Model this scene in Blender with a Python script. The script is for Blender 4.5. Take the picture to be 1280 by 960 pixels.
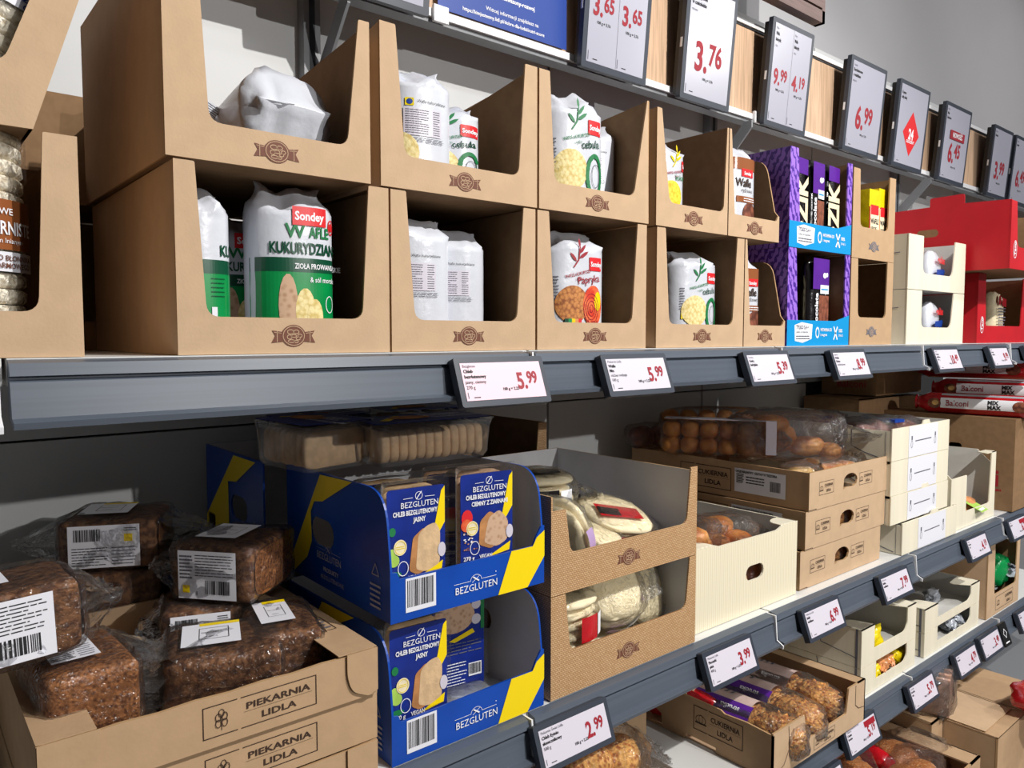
import bpy, math, random
from mathutils import Vector, Matrix, noise
from mathutils.geometry import tessellate_polygon
random.seed(7)
for o in list(bpy.data.objects): bpy.data.objects.remove(o)
scene=bpy.context.scene; COL=scene.collection; PI=math.pi; R=math.radians
# ------------------------------------------------------------ camera, light, exposure
cam_d=bpy.data.cameras.new('camera'); cam=bpy.data.objects.new('camera',cam_d); COL.objects.link(cam)
yaw=R(50.27); pit=R(3.6)
cam.location=(0,0,1.45); cam.rotation_euler=(PI/2-pit,0,yaw-PI/2)
cam_d.sensor_width=36; cam_d.lens=950/1280*36; cam_d.clip_start=.02
scene.camera=cam
world=bpy.data.worlds.new('world'); scene.world=world; world.use_nodes=True
bg=world.node_tree.nodes['Background']; bg.inputs[0].default_value=(.93,.96,1,1); bg.inputs[1].default_value=.085
def spot(name,loc,tgt,power,radius,angle,blend,col):
    l=bpy.data.lights.new(name,'SPOT'); l.energy=power; l.shadow_soft_size=radius; l.spot_size=R(angle); l.spot_blend=blend; l.color=col
    o=bpy.data.objects.new(name,l); COL.objects.link(o); o.location=loc
    o.rotation_euler=(Vector(tgt)-Vector(loc)).to_track_quat('-Z','Y').to_euler(); return o
spot('track_spotlight',(1.45,-.95,3.15),(1.5,.95,1.1),270,.022,95,.5,(1,.97,.92))
spot('track_spotlight',(1.7,-3.6,2.62),(1.3,1.0,1.3),270,.03,64,.4,(1,.98,.95))
spot('track_spotlight',(4.6,-1.1,3.15),(4.2,1.0,1.8),120,.03,95,.5,(1,.97,.93))  # extra spot added to brighten the far right header and wall
def area(name,loc,tgt,power,sx,sy,col):
    l=bpy.data.lights.new(name,'AREA'); l.energy=power; l.shape='RECTANGLE'; l.size=sx; l.size_y=sy; l.color=col
    o=bpy.data.objects.new(name,l); COL.objects.link(o); o.location=loc
    o.rotation_euler=(Vector(tgt)-Vector(loc)).to_track_quat('-Z','Y').to_euler(); return o
area('ceiling_fill_light',(3.3,-1.4,3.6),(3.3,-1.4,0),80,5,.3,(.95,.97,1))  # unseen area light added as general fill from above
vs=scene.view_settings; vs.view_transform='Standard'; vs.look='None'; vs.exposure=-0.05; vs.gamma=1; vs.use_curve_mapping=False
# ------------------------------------------------------------ materials
def lin(c): return tuple(((v/255)/12.92 if v/255<=.04045 else ((v/255+.055)/1.055)**2.4) for v in c)+(1,)
MAT={}
def mat(name,rgb,rough=.6,var=0,scale=20,bump=0,bscale=200,metal=0,spec=.5,coat=0,stretch=None,kind='noise',rgb2=None,lo=.4,hi=.6,bdist=.002,emit=None):
    m=bpy.data.materials.new(name); m.use_nodes=True; N=m.node_tree; L=N.links; b=N.nodes['Principled BSDF']
    b.inputs['Roughness'].default_value=rough; b.inputs['Metallic'].default_value=metal; b.inputs['Specular IOR Level'].default_value=spec
    if coat: b.inputs['Coat Weight'].default_value=coat; b.inputs['Coat Roughness'].default_value=.12
    b.inputs['Base Color'].default_value=lin(rgb)
    tc=N.nodes.new('ShaderNodeTexCoord'); mp=N.nodes.new('ShaderNodeMapping'); L.new(tc.outputs['Object'],mp.inputs[0])
    if stretch: mp.inputs['Scale'].default_value=stretch
    if var or rgb2:
        if kind=='voronoi':
            t=N.nodes.new('ShaderNodeTexVoronoi'); t.inputs['Scale'].default_value=scale; out=t.outputs['Distance']
        elif kind=='wave':
            t=N.nodes.new('ShaderNodeTexWave'); t.inputs['Scale'].default_value=scale; t.inputs['Distortion'].default_value=6; t.inputs['Detail'].default_value=2; t.inputs['Detail Scale'].default_value=2.5; t.bands_direction='DIAGONAL'; out=t.outputs['Fac']
        elif kind=='lines':
            t=N.nodes.new('ShaderNodeTexWave'); t.inputs['Scale'].default_value=scale; out=t.outputs['Fac']
        else:
            t=N.nodes.new('ShaderNodeTexNoise'); t.inputs['Scale'].default_value=scale; t.inputs['Detail'].default_value=5; out=t.outputs['Fac']
        L.new(mp.outputs[0],t.inputs['Vector'])
        cr=N.nodes.new('ShaderNodeValToRGB'); L.new(out,cr.inputs[0])
        c=lin(rgb)
        if rgb2: a,d=c,lin(rgb2)
        else: a=tuple(v*(1-var) for v in c[:3])+(1,); d=tuple(min(1,v*(1+var)) for v in c[:3])+(1,)
        cr.color_ramp.elements[0].color=a; cr.color_ramp.elements[1].color=d
        cr.color_ramp.elements[0].position=lo; cr.color_ramp.elements[1].position=hi
        L.new(cr.outputs[0],b.inputs['Base Color'])
    if bump:
        n=N.nodes.new('ShaderNodeTexNoise'); n.inputs['Scale'].default_value=bscale; n.inputs['Detail'].default_value=4; L.new(mp.outputs[0],n.inputs['Vector'])
        bm=N.nodes.new('ShaderNodeBump'); bm.inputs['Strength'].default_value=bump; bm.inputs['Distance'].default_value=bdist
        L.new(n.outputs['Fac'],bm.inputs['Height']); L.new(bm.outputs[0],b.inputs['Normal'])
    MAT[name]=m; return m
mat('kraft',(198,168,136),.78,.03,35,.12,300,spec=.25)
mat('kraft_flat',(186,154,120),.78,.03,35,.1,200,spec=.25)
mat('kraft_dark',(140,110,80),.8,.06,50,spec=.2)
mat('kraft_edge',(182,146,104),.9)
mat('corrugated',(200,164,120),.8,.06,120,stretch=(1,.02,.02),kind='lines',lo=0,hi=1,spec=.2)
mat('cream_card',(232,224,202),.6,.03,30,stretch=(1,1,.05),spec=.3)
mat('cream_ribbed',(236,228,204),.6,rgb2=(226,214,184),scale=52,kind='lines',lo=.2,hi=.8,stretch=(1,0,0),spec=.3)
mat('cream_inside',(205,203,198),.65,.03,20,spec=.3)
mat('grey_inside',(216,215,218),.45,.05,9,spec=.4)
mat('white_paper',(232,232,240),.5,spec=.4)
mat('blue_card',(6,70,170),.35,.06,14,spec=.5)
mat('blue_label',(22,44,132),.3,.12,30,spec=.5)
mat('yellow_card',(250,218,6),.38,spec=.5)
mat('cyan_card',(20,150,215),.35,spec=.5)
mat('red_card',(190,24,36),.4,.05,12,spec=.5)
mat('red_dark',(160,12,28),.35,spec=.5)
mat('zebra',(78,40,150),.4,rgb2=(158,114,218),scale=20,kind='wave',lo=.34,hi=.42,stretch=(2.0,2.0,1.1))
def weave():
    m=bpy.data.materials.new('wicker_print'); m.use_nodes=True; N=m.node_tree; L=N.links; b=N.nodes['Principled BSDF']
    tc=N.nodes.new('ShaderNodeTexCoord'); s=N.nodes.new('ShaderNodeSeparateXYZ'); a=N.nodes.new('ShaderNodeMath'); a.operation='ADD'; c=N.nodes.new('ShaderNodeCombineXYZ')
    L.new(tc.outputs['Object'],s.inputs[0]); L.new(s.outputs[0],a.inputs[0]); L.new(s.outputs[1],a.inputs[1]); L.new(a.outputs[0],c.inputs[0]); L.new(s.outputs[2],c.inputs[1])
    t=N.nodes.new('ShaderNodeTexBrick'); t.inputs['Scale'].default_value=1; t.inputs['Brick Width'].default_value=.0052; t.inputs['Row Height'].default_value=.0031
    t.inputs['Mortar Size'].default_value=.0006; t.inputs['Color1'].default_value=lin((214,180,138)); t.inputs['Color2'].default_value=lin((196,158,114)); t.inputs['Mortar'].default_value=lin((160,118,78))
    L.new(c.outputs[0],t.inputs[0]); L.new(t.outputs[0],b.inputs['Base Color']); b.inputs['Roughness'].default_value=.6; MAT['wicker_print']=m
weave()
mat('rail_grey',(84,92,104),.38,.06,4,stretch=(.3,40,40),spec=.5)
mat('rail_dark',(40,44,52),.5)
mat('tag_frame',(52,58,70),.42,spec=.5)
mat('black_plastic',(16,16,18),.45)
mat('screen_white',(214,208,220),.3,spec=.5)
mat('screen_pink',(240,208,220),.3,spec=.5)
mat('screen_grey',(176,176,190),.25,spec=.5)
mat('ink_red',(158,22,40),.5); mat('ink_black',(28,28,32),.6); mat('ink_grey',(100,100,112),.6); mat('ink_brown',(112,66,48),.7); mat('ink_dark_brown',(60,40,28),.7)
mat('ink_white',(240,240,245),.5); mat('ink_green',(20,120,66),.5); mat('ink_red_bright',(222,38,44),.4)
mat('white_metal',(222,222,220),.35,spec=.5)
mat('bright_plastic',(235,235,238),.3)
mat('grey_metal',(128,130,134),.45,spec=.5)
mat('panel_grey',(205,206,207),.5,.03,3,spec=.4)
mat('seam_dark',(30,30,32),.8)
mat('wall_paint',(186,185,188),.7,.03,1.2,spec=.2)
mat('ceiling_paint',(150,150,152),.8)
mat('floor_tile',(150,146,140),.5)
mat('oak',(206,172,142),.55,.14,9,.1,60,stretch=(14,14,.7),spec=.3)
mat('slat_wood',(120,100,96),.6,.1,10,stretch=(1,14,14))
mat('film_white',(214,217,226),.3,.02,20,.35,38,spec=.5,coat=.3,bdist=.004)
mat('film_silver',(200,205,214),.25,.05,20,.5,60,metal=.35,bdist=.004)
mat('film_green',(0,140,70),.3,.06,30,coat=.3); mat('film_dark_green',(8,74,50),.3,coat=.3)
mat('film_red',(190,16,30),.25,.1,30,.4,60,coat=.5,bdist=.004)
mat('film_purple',(92,38,150),.3,.08,30,.3,60,coat=.3); mat('film_brown',(150,88,50),.3,coat=.3)
mat('film_yellow',(240,214,20),.28,.06,30,.4,50,coat=.4,bdist=.004); mat('film_black',(20,16,18),.25,.2,40,.4,60,coat=.5,bdist=.004)
mat('film_orange',(222,150,96),.3,.2,40,.4,60,coat=.4,bdist=.004); mat('film_teal',(30,90,84),.25,.4,25,.5,50,coat=.5,bdist=.006)
mat('film_lilac',(190,160,205),.3,coat=.3); mat('paper_brown_band',(206,180,172),.5,.05,40)
mat('waffle_yellow',(244,226,166),.7,rgb2=(214,188,112),scale=170,kind='voronoi',lo=.35,hi=.85,bump=.4,bscale=200)
mat('waffle_red',(206,136,72),.7,rgb2=(140,76,34),scale=170,kind='voronoi',lo=.35,hi=.85,bump=.4)
mat('waffle_corn',(250,222,70),.6,rgb2=(226,180,20),scale=170,kind='voronoi',lo=.35,hi=.85)
mat('waffle_choc',(146,84,60),.5,rgb2=(88,44,30),scale=90,kind='voronoi',lo=.35,hi=.85)
mat('rice_cake',(206,188,160),.85,rgb2=(246,238,220),scale=170,kind='voronoi',lo=.1,hi=.5,bump=.6,bscale=240)
mat('paprika',(214,60,36),.4,rgb2=(236,120,70),scale=60)
mat('cucumber',(168,206,88),.5,.1,40)
mat('rye_crumb',(96,54,26),.85,rgb2=(158,104,60),scale=210,kind='voronoi',lo=.12,hi=.6,bump=.5,bscale=300,bdist=.002,spec=.15)
mat('rye_crust',(84,50,30),.75,rgb2=(140,96,62),scale=110,bump=.4,bscale=260,spec=.15)
mat('bread_slice',(214,180,138),.75,.1,70,.3,200); mat('bread_crust',(186,128,76),.65,.2,30,.3,120)
mat('dark_slice',(176,136,104),.75,rgb2=(206,170,140),scale=140,kind='voronoi',lo=.1,hi=.5)
mat('flatbread',(236,222,186),.7,.06,60,.3,90); mat('golden_bun',(178,96,34),.5,.2,28,.2,80,rgb2=(232,166,84),lo=.35,hi=.65)
mat('pale_bun',(222,178,108),.5,.2,30,.2,80); mat('pastry_red',(120,70,56),.5,.3,50)
mat('crumble',(178,98,36),.8,rgb2=(232,172,92),scale=120,kind='voronoi',lo=.2,hi=.6,bump=.8,bscale=150,bdist=.004)
mat('sesame_bun',(236,204,150),.5,rgb2=(186,110,44),scale=230,kind='voronoi',lo=.22,hi=.34,bump=.4,bscale=250)
mat('poster_blue',(14,60,150),.45)
mat('wafer_bar',(190,150,130),.4,.2,50,.3,60)
def film(name,fac,tint=(1,1,1),milk=.04,bump=.6,bs=70):
    m=bpy.data.materials.new(name); m.use_nodes=True; N=m.node_tree; L=N.links; N.nodes.clear()
    out=N.nodes.new('ShaderNodeOutputMaterial'); tr=N.nodes.new('ShaderNodeBsdfTransparent'); tr.inputs[0].default_value=tint+(1,)
    gl=N.nodes.new('ShaderNodeBsdfGlossy'); gl.inputs['Roughness'].default_value=.13; gl.inputs[0].default_value=(1,1,1,1)
    df=N.nodes.new('ShaderNodeBsdfDiffuse'); df.inputs[0].default_value=(.9,.9,.92,1)
    mx=N.nodes.new('ShaderNodeMixShader'); mx2=N.nodes.new('ShaderNodeMixShader'); mx2.inputs[0].default_value=milk
    fr=N.nodes.new('ShaderNodeFresnel'); fr.inputs[0].default_value=1.5
    ad=N.nodes.new('ShaderNodeMath'); ad.operation='MULTIPLY'; ad.inputs[1].default_value=fac
    tc=N.nodes.new('ShaderNodeTexCoord'); n=N.nodes.new('ShaderNodeTexNoise'); n.inputs['Scale'].default_value=bs; n.inputs['Detail'].default_value=3; n.inputs['Distortion'].default_value=1.2
    b=N.nodes.new('ShaderNodeBump'); b.inputs['Strength'].default_value=bump; b.inputs['Distance'].default_value=.006
    L.new(tc.outputs['Object'],n.inputs['Vector']); L.new(n.outputs['Fac'],b.inputs['Height'])
    L.new(b.outputs[0],gl.inputs['Normal']); L.new(b.outputs[0],fr.inputs['Normal']); L.new(fr.outputs[0],ad.inputs[0])
    L.new(ad.outputs[0],mx.inputs[0]); L.new(tr.outputs[0],mx.inputs[1]); L.new(gl.outputs[0],mx.inputs[2])
    L.new(mx.outputs[0],mx2.inputs[1]); L.new(df.outputs[0],mx2.inputs[2]); L.new(mx2.outputs[0],out.inputs[0]); MAT[name]=m
film('clear_film',.8,milk=.012,bump=1,bs=95); film('crinkled_film',1.5,milk=.02,bump=1,bs=90); film('tray_plastic',1.2,(.98,.98,.98),.07,.25,40)
# ------------------------------------------------------------ mesh helper
TX={}
def textgeo(s,bold=0,res=2):
    k=(s,bold,res)
    if k not in TX:
        c=bpy.data.curves.new('t','FONT'); c.body=s; c.size=1; c.offset=bold; c.resolution_u=res; c.fill_mode='FRONT'
        o=bpy.data.objects.new('t',c); COL.objects.link(o)
        me=bpy.data.meshes.new_from_object(o)
        vs=[(v.co.x,v.co.y) for v in me.vertices]; fs=[tuple(p.vertices) for p in me.polygons]
        bpy.data.objects.remove(o); bpy.data.curves.remove(c); bpy.data.meshes.remove(me)
        w=max([v[0] for v in vs] or [0])
        TX[k]=(vs,fs,w)
    return TX[k]
def frame(o,ux,uy):
    ux=Vector(ux).normalized(); uy=Vector(uy).normalized(); n=ux.cross(uy)
    return Matrix(((ux.x,uy.x,n.x,o[0]),(ux.y,uy.y,n.y,o[1]),(ux.z,uy.z,n.z,o[2]),(0,0,0,1)))
def T(x=0,y=0,z=0): return Matrix.Translation((x,y,z))
def RX(a): return Matrix.Rotation(R(a),4,'X')
def RY(a): return Matrix.Rotation(R(a),4,'Y')
def RZ(a): return Matrix.Rotation(R(a),4,'Z')
class MB:
    def __init__(s,M=None): s.v=[];s.f=[];s.mi=[];s.ms=[];s.M=M or Matrix.Identity(4);s.warp=None
    def mid(s,m):
        if m not in s.ms: s.ms.append(m)
        return s.ms.index(m)
    def add(s,vs,fs,m):
        b=len(s.v); i=s.mid(m)
        for p in vs:
            if s.warp: p=s.warp(*p)
            s.v.append(s.M@Vector(p))
        for f in fs: s.f.append(tuple(b+k for k in f)); s.mi.append(i)
        return s
    def box(s,a,c,m):
        x0,y0,z0=a;x1,y1,z1=c
        return s.add([(x0,y0,z0),(x1,y0,z0),(x1,y1,z0),(x0,y1,z0),(x0,y0,z1),(x1,y0,z1),(x1,y1,z1),(x0,y1,z1)],[(0,3,2,1),(4,5,6,7),(0,1,5,4),(1,2,6,5),(2,3,7,6),(3,0,4,7)],m)
    def sheet(s,pts,t,mf,mb=None,me=None,holes=()):
        mb=mb or mf; me=me or mf
        loops=[list(pts)]+[list(h) for h in holes]; allp=[p for l in loops for p in l]; n=len(allp)
        tris=tessellate_polygon([[Vector((p[0],p[1],0)) for p in l] for l in loops])
        F=[];B=[]
        for a,b,c in tris:
            A,Bp,C=allp[a],allp[b],allp[c]
            if (Bp[0]-A[0])*(C[1]-A[1])-(Bp[1]-A[1])*(C[0]-A[0])<0: b,c=c,b
            F.append((a,b,c)); B.append((a,c,b))
        s.add([(p[0],p[1],0) for p in allp],F,mf); s.add([(p[0],p[1],-t) for p in allp],B,mb)
        for k,l in enumerate(loops):
            ar=sum(l[i][0]*l[(i+1)%len(l)][1]-l[(i+1)%len(l)][0]*l[i][1] for i in range(len(l)))
            if (ar<0)!=(k>0): l=l[::-1]
            q=len(l); vs=[(p[0],p[1],0) for p in l]+[(p[0],p[1],-t) for p in l]
            s.add(vs,[(i,i+q,(i+1)%q+q,(i+1)%q) for i in range(q)],me)
        return s
    def rect(s,x0,y0,x1,y1,m,z=.0006,nx=1,ny=1):
        vs=[(x0+(x1-x0)*i/nx,y0+(y1-y0)*j/ny,z) for j in range(ny+1) for i in range(nx+1)]
        return s.add(vs,[(j*(nx+1)+i,j*(nx+1)+i+1,(j+1)*(nx+1)+i+1,(j+1)*(nx+1)+i) for j in range(ny) for i in range(nx)],m)
    def poly(s,pts,m,z=.0006):
        tr=tessellate_polygon([[Vector((p[0],p[1],0)) for p in pts]]); F=[]
        for a,b,c in tr:
            A,B,C=pts[a],pts[b],pts[c]
            if (B[0]-A[0])*(C[1]-A[1])-(B[1]-A[1])*(C[0]-A[0])<0: b,c=c,b
            F.append((a,b,c))
        return s.add([(p[0],p[1],z) for p in pts],F,m)
    def line(s,x0,y0,x1,y1,w,m,z=.0006):
        d=Vector((x1-x0,y1-y0)); 
        if d.length==0: return s
        n=Vector((-d.y,d.x)).normalized()*w/2
        return s.add([(x0-n.x,y0-n.y,z),(x1-n.x,y1-n.y,z),(x1+n.x,y1+n.y,z),(x0+n.x,y0+n.y,z)],[(0,1,2,3)],m)
    def pline(s,pts,w,m,z=.0006):
        for a,b in zip(pts,pts[1:]): s.line(*a,*b,w,m,z)
        return s
    def disc(s,cx,cy,rx,ry,m,z=.0006,n=20,rings=2,x0=-9,x1=9):
        vs=[(cx,cy,z)]
        for k in range(1,rings+1):
            for i in range(n):
                a=2*PI*i/n; vs.append((min(x1,max(x0,cx+rx*k/rings*math.cos(a))),cy+ry*k/rings*math.sin(a),z))
        fs=[(0,1+i,1+(i+1)%n) for i in range(n)]
        for k in range(1,rings):
            b=1+(k-1)*n; c=b+n
            fs+=[(b+i,c+i,c+(i+1)%n,b+(i+1)%n) for i in range(n)]
        return s.add(vs,fs,m)
    def ring(s,cx,cy,rx,ry,w,m,z=.0008,n=24):
        vs=[]
        for i in range(n):
            a=2*PI*i/n; vs+=[(cx+rx*math.cos(a),cy+ry*math.sin(a),z),(cx+(rx-w)*math.cos(a),cy+(ry-w)*math.sin(a),z)]
        return s.add(vs,[(2*i,2*((i+1)%n),2*((i+1)%n)+1,2*i+1) for i in range(n)],m)
    def text(s,t,x,y,size,m,align='l',z=.0007,bold=0,sx=1,rot=0,res=2):
        vs,fs,w=textgeo(t,bold,res); k=size; off={'l':0,'c':-w/2,'r':-w}[align]; c,sn=math.cos(R(rot)),math.sin(R(rot))
        o=[]
        for a,b in vs:
            a=(a+off)*k*sx; b=b*k; o.append((x+a*c-b*sn,y+a*sn+b*c,z))
        return s.add(o,fs,m)
    def barcode(s,x,y,w,h,m='ink_black',bgm='white_paper',z=.0008,seed=1):
        if bgm: s.rect(x,y,x+w,y+h,bgm,z-.0002)
        r=random.Random(seed); u=w*.9/60; p=x+w*.05
        while p<x+w*.93:
            k=r.choice((1,1,2,3)); s.rect(p,y+h*.14,min(p+u*k,x+w*.95),y+h*.93,m,z); p+=u*(k+r.choice((1,1,2)))
        return s
    def lines(s,x0,y0,x1,y1,n,m='ink_black',fill=.42,z=.0008,seed=3):
        r=random.Random(seed+n); st=(y1-y0)/n
        for i in range(n):
            yy=y1-st*(i+.5); p=x0; end=x1-(x1-x0)*r.random()*(.35 if i%3==2 else .08)
            while p<end:
                w=(x1-x0)*r.uniform(.06,.2); s.rect(p,yy-st*fill/2,min(p+w,end),yy+st*fill/2,m,z); p+=w+(x1-x0)*.018
        return s
    def loft(s,rings,m,cap=True,closed=True):
        n=len(rings[0]); vs=[p for r in rings for p in r]; fs=[]
        for k in range(len(rings)-1):
            for i in range(n if closed else n-1):
                fs.append((k*n+i,k*n+(i+1)%n,(k+1)*n+(i+1)%n,(k+1)*n+i))
        if cap: fs.append(tuple(range(n))[::-1]); fs.append(tuple((len(rings)-1)*n+i for i in range(n)))
        return s.add(vs,fs,m)
    def blob(s,cx,cy,cz,rx,ry,rz,m,nu=18,nv=10,amp=0,fr=10,ex=1,seed=0):
        vs=[];fs=[]
        sg=lambda v,e: math.copysign(abs(v)**e,v)
        for j in range(nv+1):
            ph=-PI/2+PI*j/nv
            for i in range(nu):
                a=2*PI*i/nu; d=Vector((sg(math.cos(a),ex)*sg(math.cos(ph),ex),sg(math.sin(a),ex)*sg(math.cos(ph),ex),sg(math.sin(ph),ex)))
                k=1+amp*noise.noise(d*fr*.3+Vector((seed,seed*.7,0)))
                vs.append((cx+rx*d.x*k,cy+ry*d.y*k,cz+rz*d.z*k))
        for j in range(nv):
            for i in range(nu): fs.append((j*nu+i,j*nu+(i+1)%nu,(j+1)*nu+(i+1)%nu,(j+1)*nu+i))
        return s.add(vs,fs,m)
    def build(s,name,parent=None,smooth=False,label=None):
        me=bpy.data.meshes.new(name); me.from_pydata([tuple(p) for p in s.v],[],s.f)
        for m in s.ms: me.materials.append(MAT[m])
        me.polygons.foreach_set('material_index',s.mi)
        if smooth:
            me.polygons.foreach_set('use_smooth',[True]*len(me.polygons))
        me.update(); o=bpy.data.objects.new(name,me); COL.objects.link(o)
        if parent: o.parent=parent
        if label: o['label']=label
        return o
def thing(name,label,cat,loc=(0,0,0),rz=0,group=None,rx=0,ry=0):
    o=bpy.data.objects.new(name,None); COL.objects.link(o); o.location=loc; o.rotation_euler=(R(rx),R(ry),R(rz)); o['label']=label; o['category']=cat
    if group: o['group']=group
    return o
def one(o,label,cat,loc=None,group=None):
    o['label']=label; o['category']=cat
    if loc: o.location=loc
    if group: o['group']=group
    return o
def struct(o): o['kind']='structure'; return o
def copy_thing(o,label,loc,rz=0,group=None,rx=0,ry=0):
    c=o.copy(); COL.objects.link(c); c.location=loc; c.rotation_euler=(R(rx),R(ry),R(rz)); c['label']=label
    if group: c['group']=group
    for ch in [k for k in bpy.data.objects if k.parent==o]:
        d=ch.copy(); COL.objects.link(d); d.parent=c
        for g in [k for k in bpy.data.objects if k.parent==ch]:
            e=g.copy(); COL.objects.link(e); e.parent=d
    return c
def rnd(pts,rads,seg=5):
    """round polygon corners"""
    out=[]; n=len(pts)
    for i,(p,r) in enumerate(zip(pts,rads)):
        if r<=0: out.append(p); continue
        a=Vector(pts[i-1])-Vector(p); b=Vector(pts[(i+1)%n])-Vector(p); a.normalize(); b.normalize()
        A=Vector(p)+a*r; B=Vector(p)+b*r
        for k in range(seg+1):
            t=k/seg; q=(1-t)**2*A+2*t*(1-t)*Vector(p)+t*t*B; out.append((q.x,q.y))
    return out
def pill(cx,cy,w,h,n=6):
    r=h/2; o=[]
    for k in range(n+1): a=-PI/2+PI*k/n; o.append((cx+w/2-r+r*math.cos(a),cy+r*math.sin(a)))
    for k in range(n+1): a=PI/2+PI*k/n; o.append((cx-w/2+r+r*math.cos(a),cy+r*math.sin(a)))
    return o
FRONT=lambda x=0,y=0,z=0: frame((x,y,z),(1,0,0),(0,0,1))
# ------------------------------------------------------------ setting
b=MB(); b.box((-3,-5,-.05),(9,1.52,0),'floor_tile'); struct(b.build('floor'))
b=MB(); b.box((-3,1.49,0),(9,1.55,4.2),'wall_paint'); struct(b.build('wall_back'))
b=MB(); b.box((-3,-5,3.9),(9,1.55,3.95),'ceiling_paint'); struct(b.build('ceiling'))
WY=1.42
JX=[-.54,.085,.705,1.343,1.985,2.6,3.22,3.85]
# back panels of the shelving
sb=thing('shelving_back','pale grey metal back panels and slotted uprights of the whole shelving run','shelving',(0,WY,0))
rows=[.02,.52,.905,1.283,2.46]
for i in range(len(JX)-1):
    x0,x1=JX[i]-.045,JX[i+1]-.045
    for z0,z1 in zip(rows,rows[1:]):
        if x0>2.55 and z0<1.2: continue
        b=MB(); b.box((x0+.0035,0,z0+.002),(x1-.0035,.012,z1-.002),'panel_grey'); b.build('back_panel',sb)
b=MB(); b.box((JX[0],.013,0),(3.80,.03,2.46),'seam_dark'); b.build('backing_sheet',sb)
for x in (JX[2]-.045,JX[4]-.045,JX[6]-.045):
    b=MB(); b.box((x-.017,-.028,1.45),(x+.017,-.001,2.46),'grey_metal'); b.box((x-.006,-.0285,1.45),(x+.006,-.0281,2.46),'rail_dark'); b.build('upright_post',sb)
    b=MB(); M=frame((x+.012,-.028,1.9),(0,-1,0),(0,0,1)); b.M=M
    b.sheet([(0,.02),(0,.07),(.095,.17),(.12,.17),(.12,.15)],.006,'grey_metal'); b.build('support_arm',sb)
# far right side: low panels left out, so the dark backing sheet shows
# shelf sections
def shelf(i,ztop,label,ybk=1.405,yf=.818):
    x0,x1=JX[i]+.002,JX[i+1]-.002
    t=thing('shelf',label,'shelf',((x0+x1)/2,yf,ztop),0,'shelf sections of the run'); w=(x1-x0)/2
    del t['group']
    b=MB(); b.box((-w,-.004,-.025),(w,ybk-yf,0),'white_metal'); b.build('shelf_board',t)
    pr=[(-.0185,-.004),(-.004,-.001),(-.004,-.055),(-.036,-.062),(-.038,-.056),(-.026,-.053),(-.020,-.021),(-.0155,-.019),(-.0155,-.0165),(-.022,-.0155)]
    b=MB(frame((-w,0,0),(0,1,0),(0,0,1))); b.sheet(pr,-(2*w-.008),'rail_grey'); b.build('price_rail',t,label='dark grey plastic rail')
    b=MB(frame((w-.007,0,0),(0,1,0),(0,0,1))); b.sheet([(-.024,-.002),(-.004,-.0015),(-.004,-.056),(-.041,-.064),(-.042,-.058),(-.028,-.05)],-.003,'bright_plastic'); b.build('end_cap',t,label='white plastic end cap')
    return t
lab=['left end under the tilted rice cake boxes','under the green and white waffle bags','under the onion and paprika waffle cartons','under the purple tiger stripe cartons','under the cream and red cartons','at the far right under the red cartons']
for i in range(6): shelf(i,1.430,'grey railed upper shelf section '+lab[i])
lab=['lying furthest left below the wrapped rye loaves','under the brown bakery trays and blue cartons','under the wicker print cartons','under the cream crate and brown tray stack','under the stack of cream trays','at the far right under the big brown carton']
for i in range(6): shelf(i,.903,'grey railed middle shelf section '+lab[i])
lab={2:'under the crumble pastry box',3:'under the small cream trays',4:'under the carton with green bags',5:'at the far right edge'}
JX[2]=1.182
for i in lab:
    t=shelf(i,.590,'grey railed lower shelf section '+lab[i])
JX[2]=.705
b=MB(); b.box((-.6,.0,0),(3.9,.72,.10),'grey_metal'); one(b.build('base_shelf'),'grey bottom deck of the shelving under the lowest cartons','shelf',(0,.68,.16))
b=MB(); b.box((-.6,.0,0),(3.9,.7,.155),'rail_dark'); one(b.build('kick_plate'),'dark kick plate along the floor under the bottom deck','kick plate',(0,.70,.0))
# ------------------------------------------------------------ price tags
def price(b,p,x,y,s,m='ink_red'):
    a,c=p.split('.')
    b.text(a+'.',x,y,s,m,'r',bold=.03,sx=.78,res=4); b.text(c,x+s*.05,y+s*.22,s*.74,m,'l',bold=.03,sx=.78,res=4)
TAGG='small electronic price tags clipped on the shelf rails'
def tag(x0,ztop,p,label,name=(),scr='screen_white',w=.15,u='100 g = 2,22',y=.785,promo=False):
    t=thing('price_tag',label,'price tag',(x0,y,ztop-.005),0,TAGG,rx=0)
    M=Matrix.Translation((0,0,0))@RX(-20)@frame((0,0,-.066),(1,0,0),(0,0,1))
    h=.066
    b=MB(M); b.sheet(rnd([(0,0),(w,0),(w,h),(0,h)],[.004]*4,3),.012,'tag_frame'); b.build('tag_housing',t)
    b=MB(M@T(.008,.008,.0)); sw,sh=w-.016,h-.016
    b.rect(0,0,sw,sh,scr,.0006); b.build('tag_screen',t)
    b=MB(M@T(.008,.008,.0004))
    yy=sh-.006
    for k,n in enumerate(name):
        b.text(n,.003,yy,.0062 if k else .0052,'ink_black' if k else 'ink_grey',bold=.03 if 0<k<3 else 0); yy-=.0072
    price(b,p,sw*.78 if w>.12 else sw*.66,.013,.031 if w>.12 else .027)
    b.text(u,sw*.66 if w>.12 else sw*.5,.0115,.0055,'ink_black','r',bold=.02)
    b.line(.012,.004,.022,.004,.0012,'ink_black'); b.rect(.003,.003,.004,.011,'ink_grey')
    if promo: b.rect(sw*.6,sh-.016,sw-.003,sh-.004,'ink_red')
    b.build('printed_price',t)
    if p=='2.99' or p=='5.39': pass
    return t
zt=1.428
tag(.555,zt,'5.99','price tag with pink screen reading 5.99 on the upper rail',('Bezgluten','Chleb','bezglutenowy','jasny, ciemny','270 g'),'screen_pink')
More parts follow.
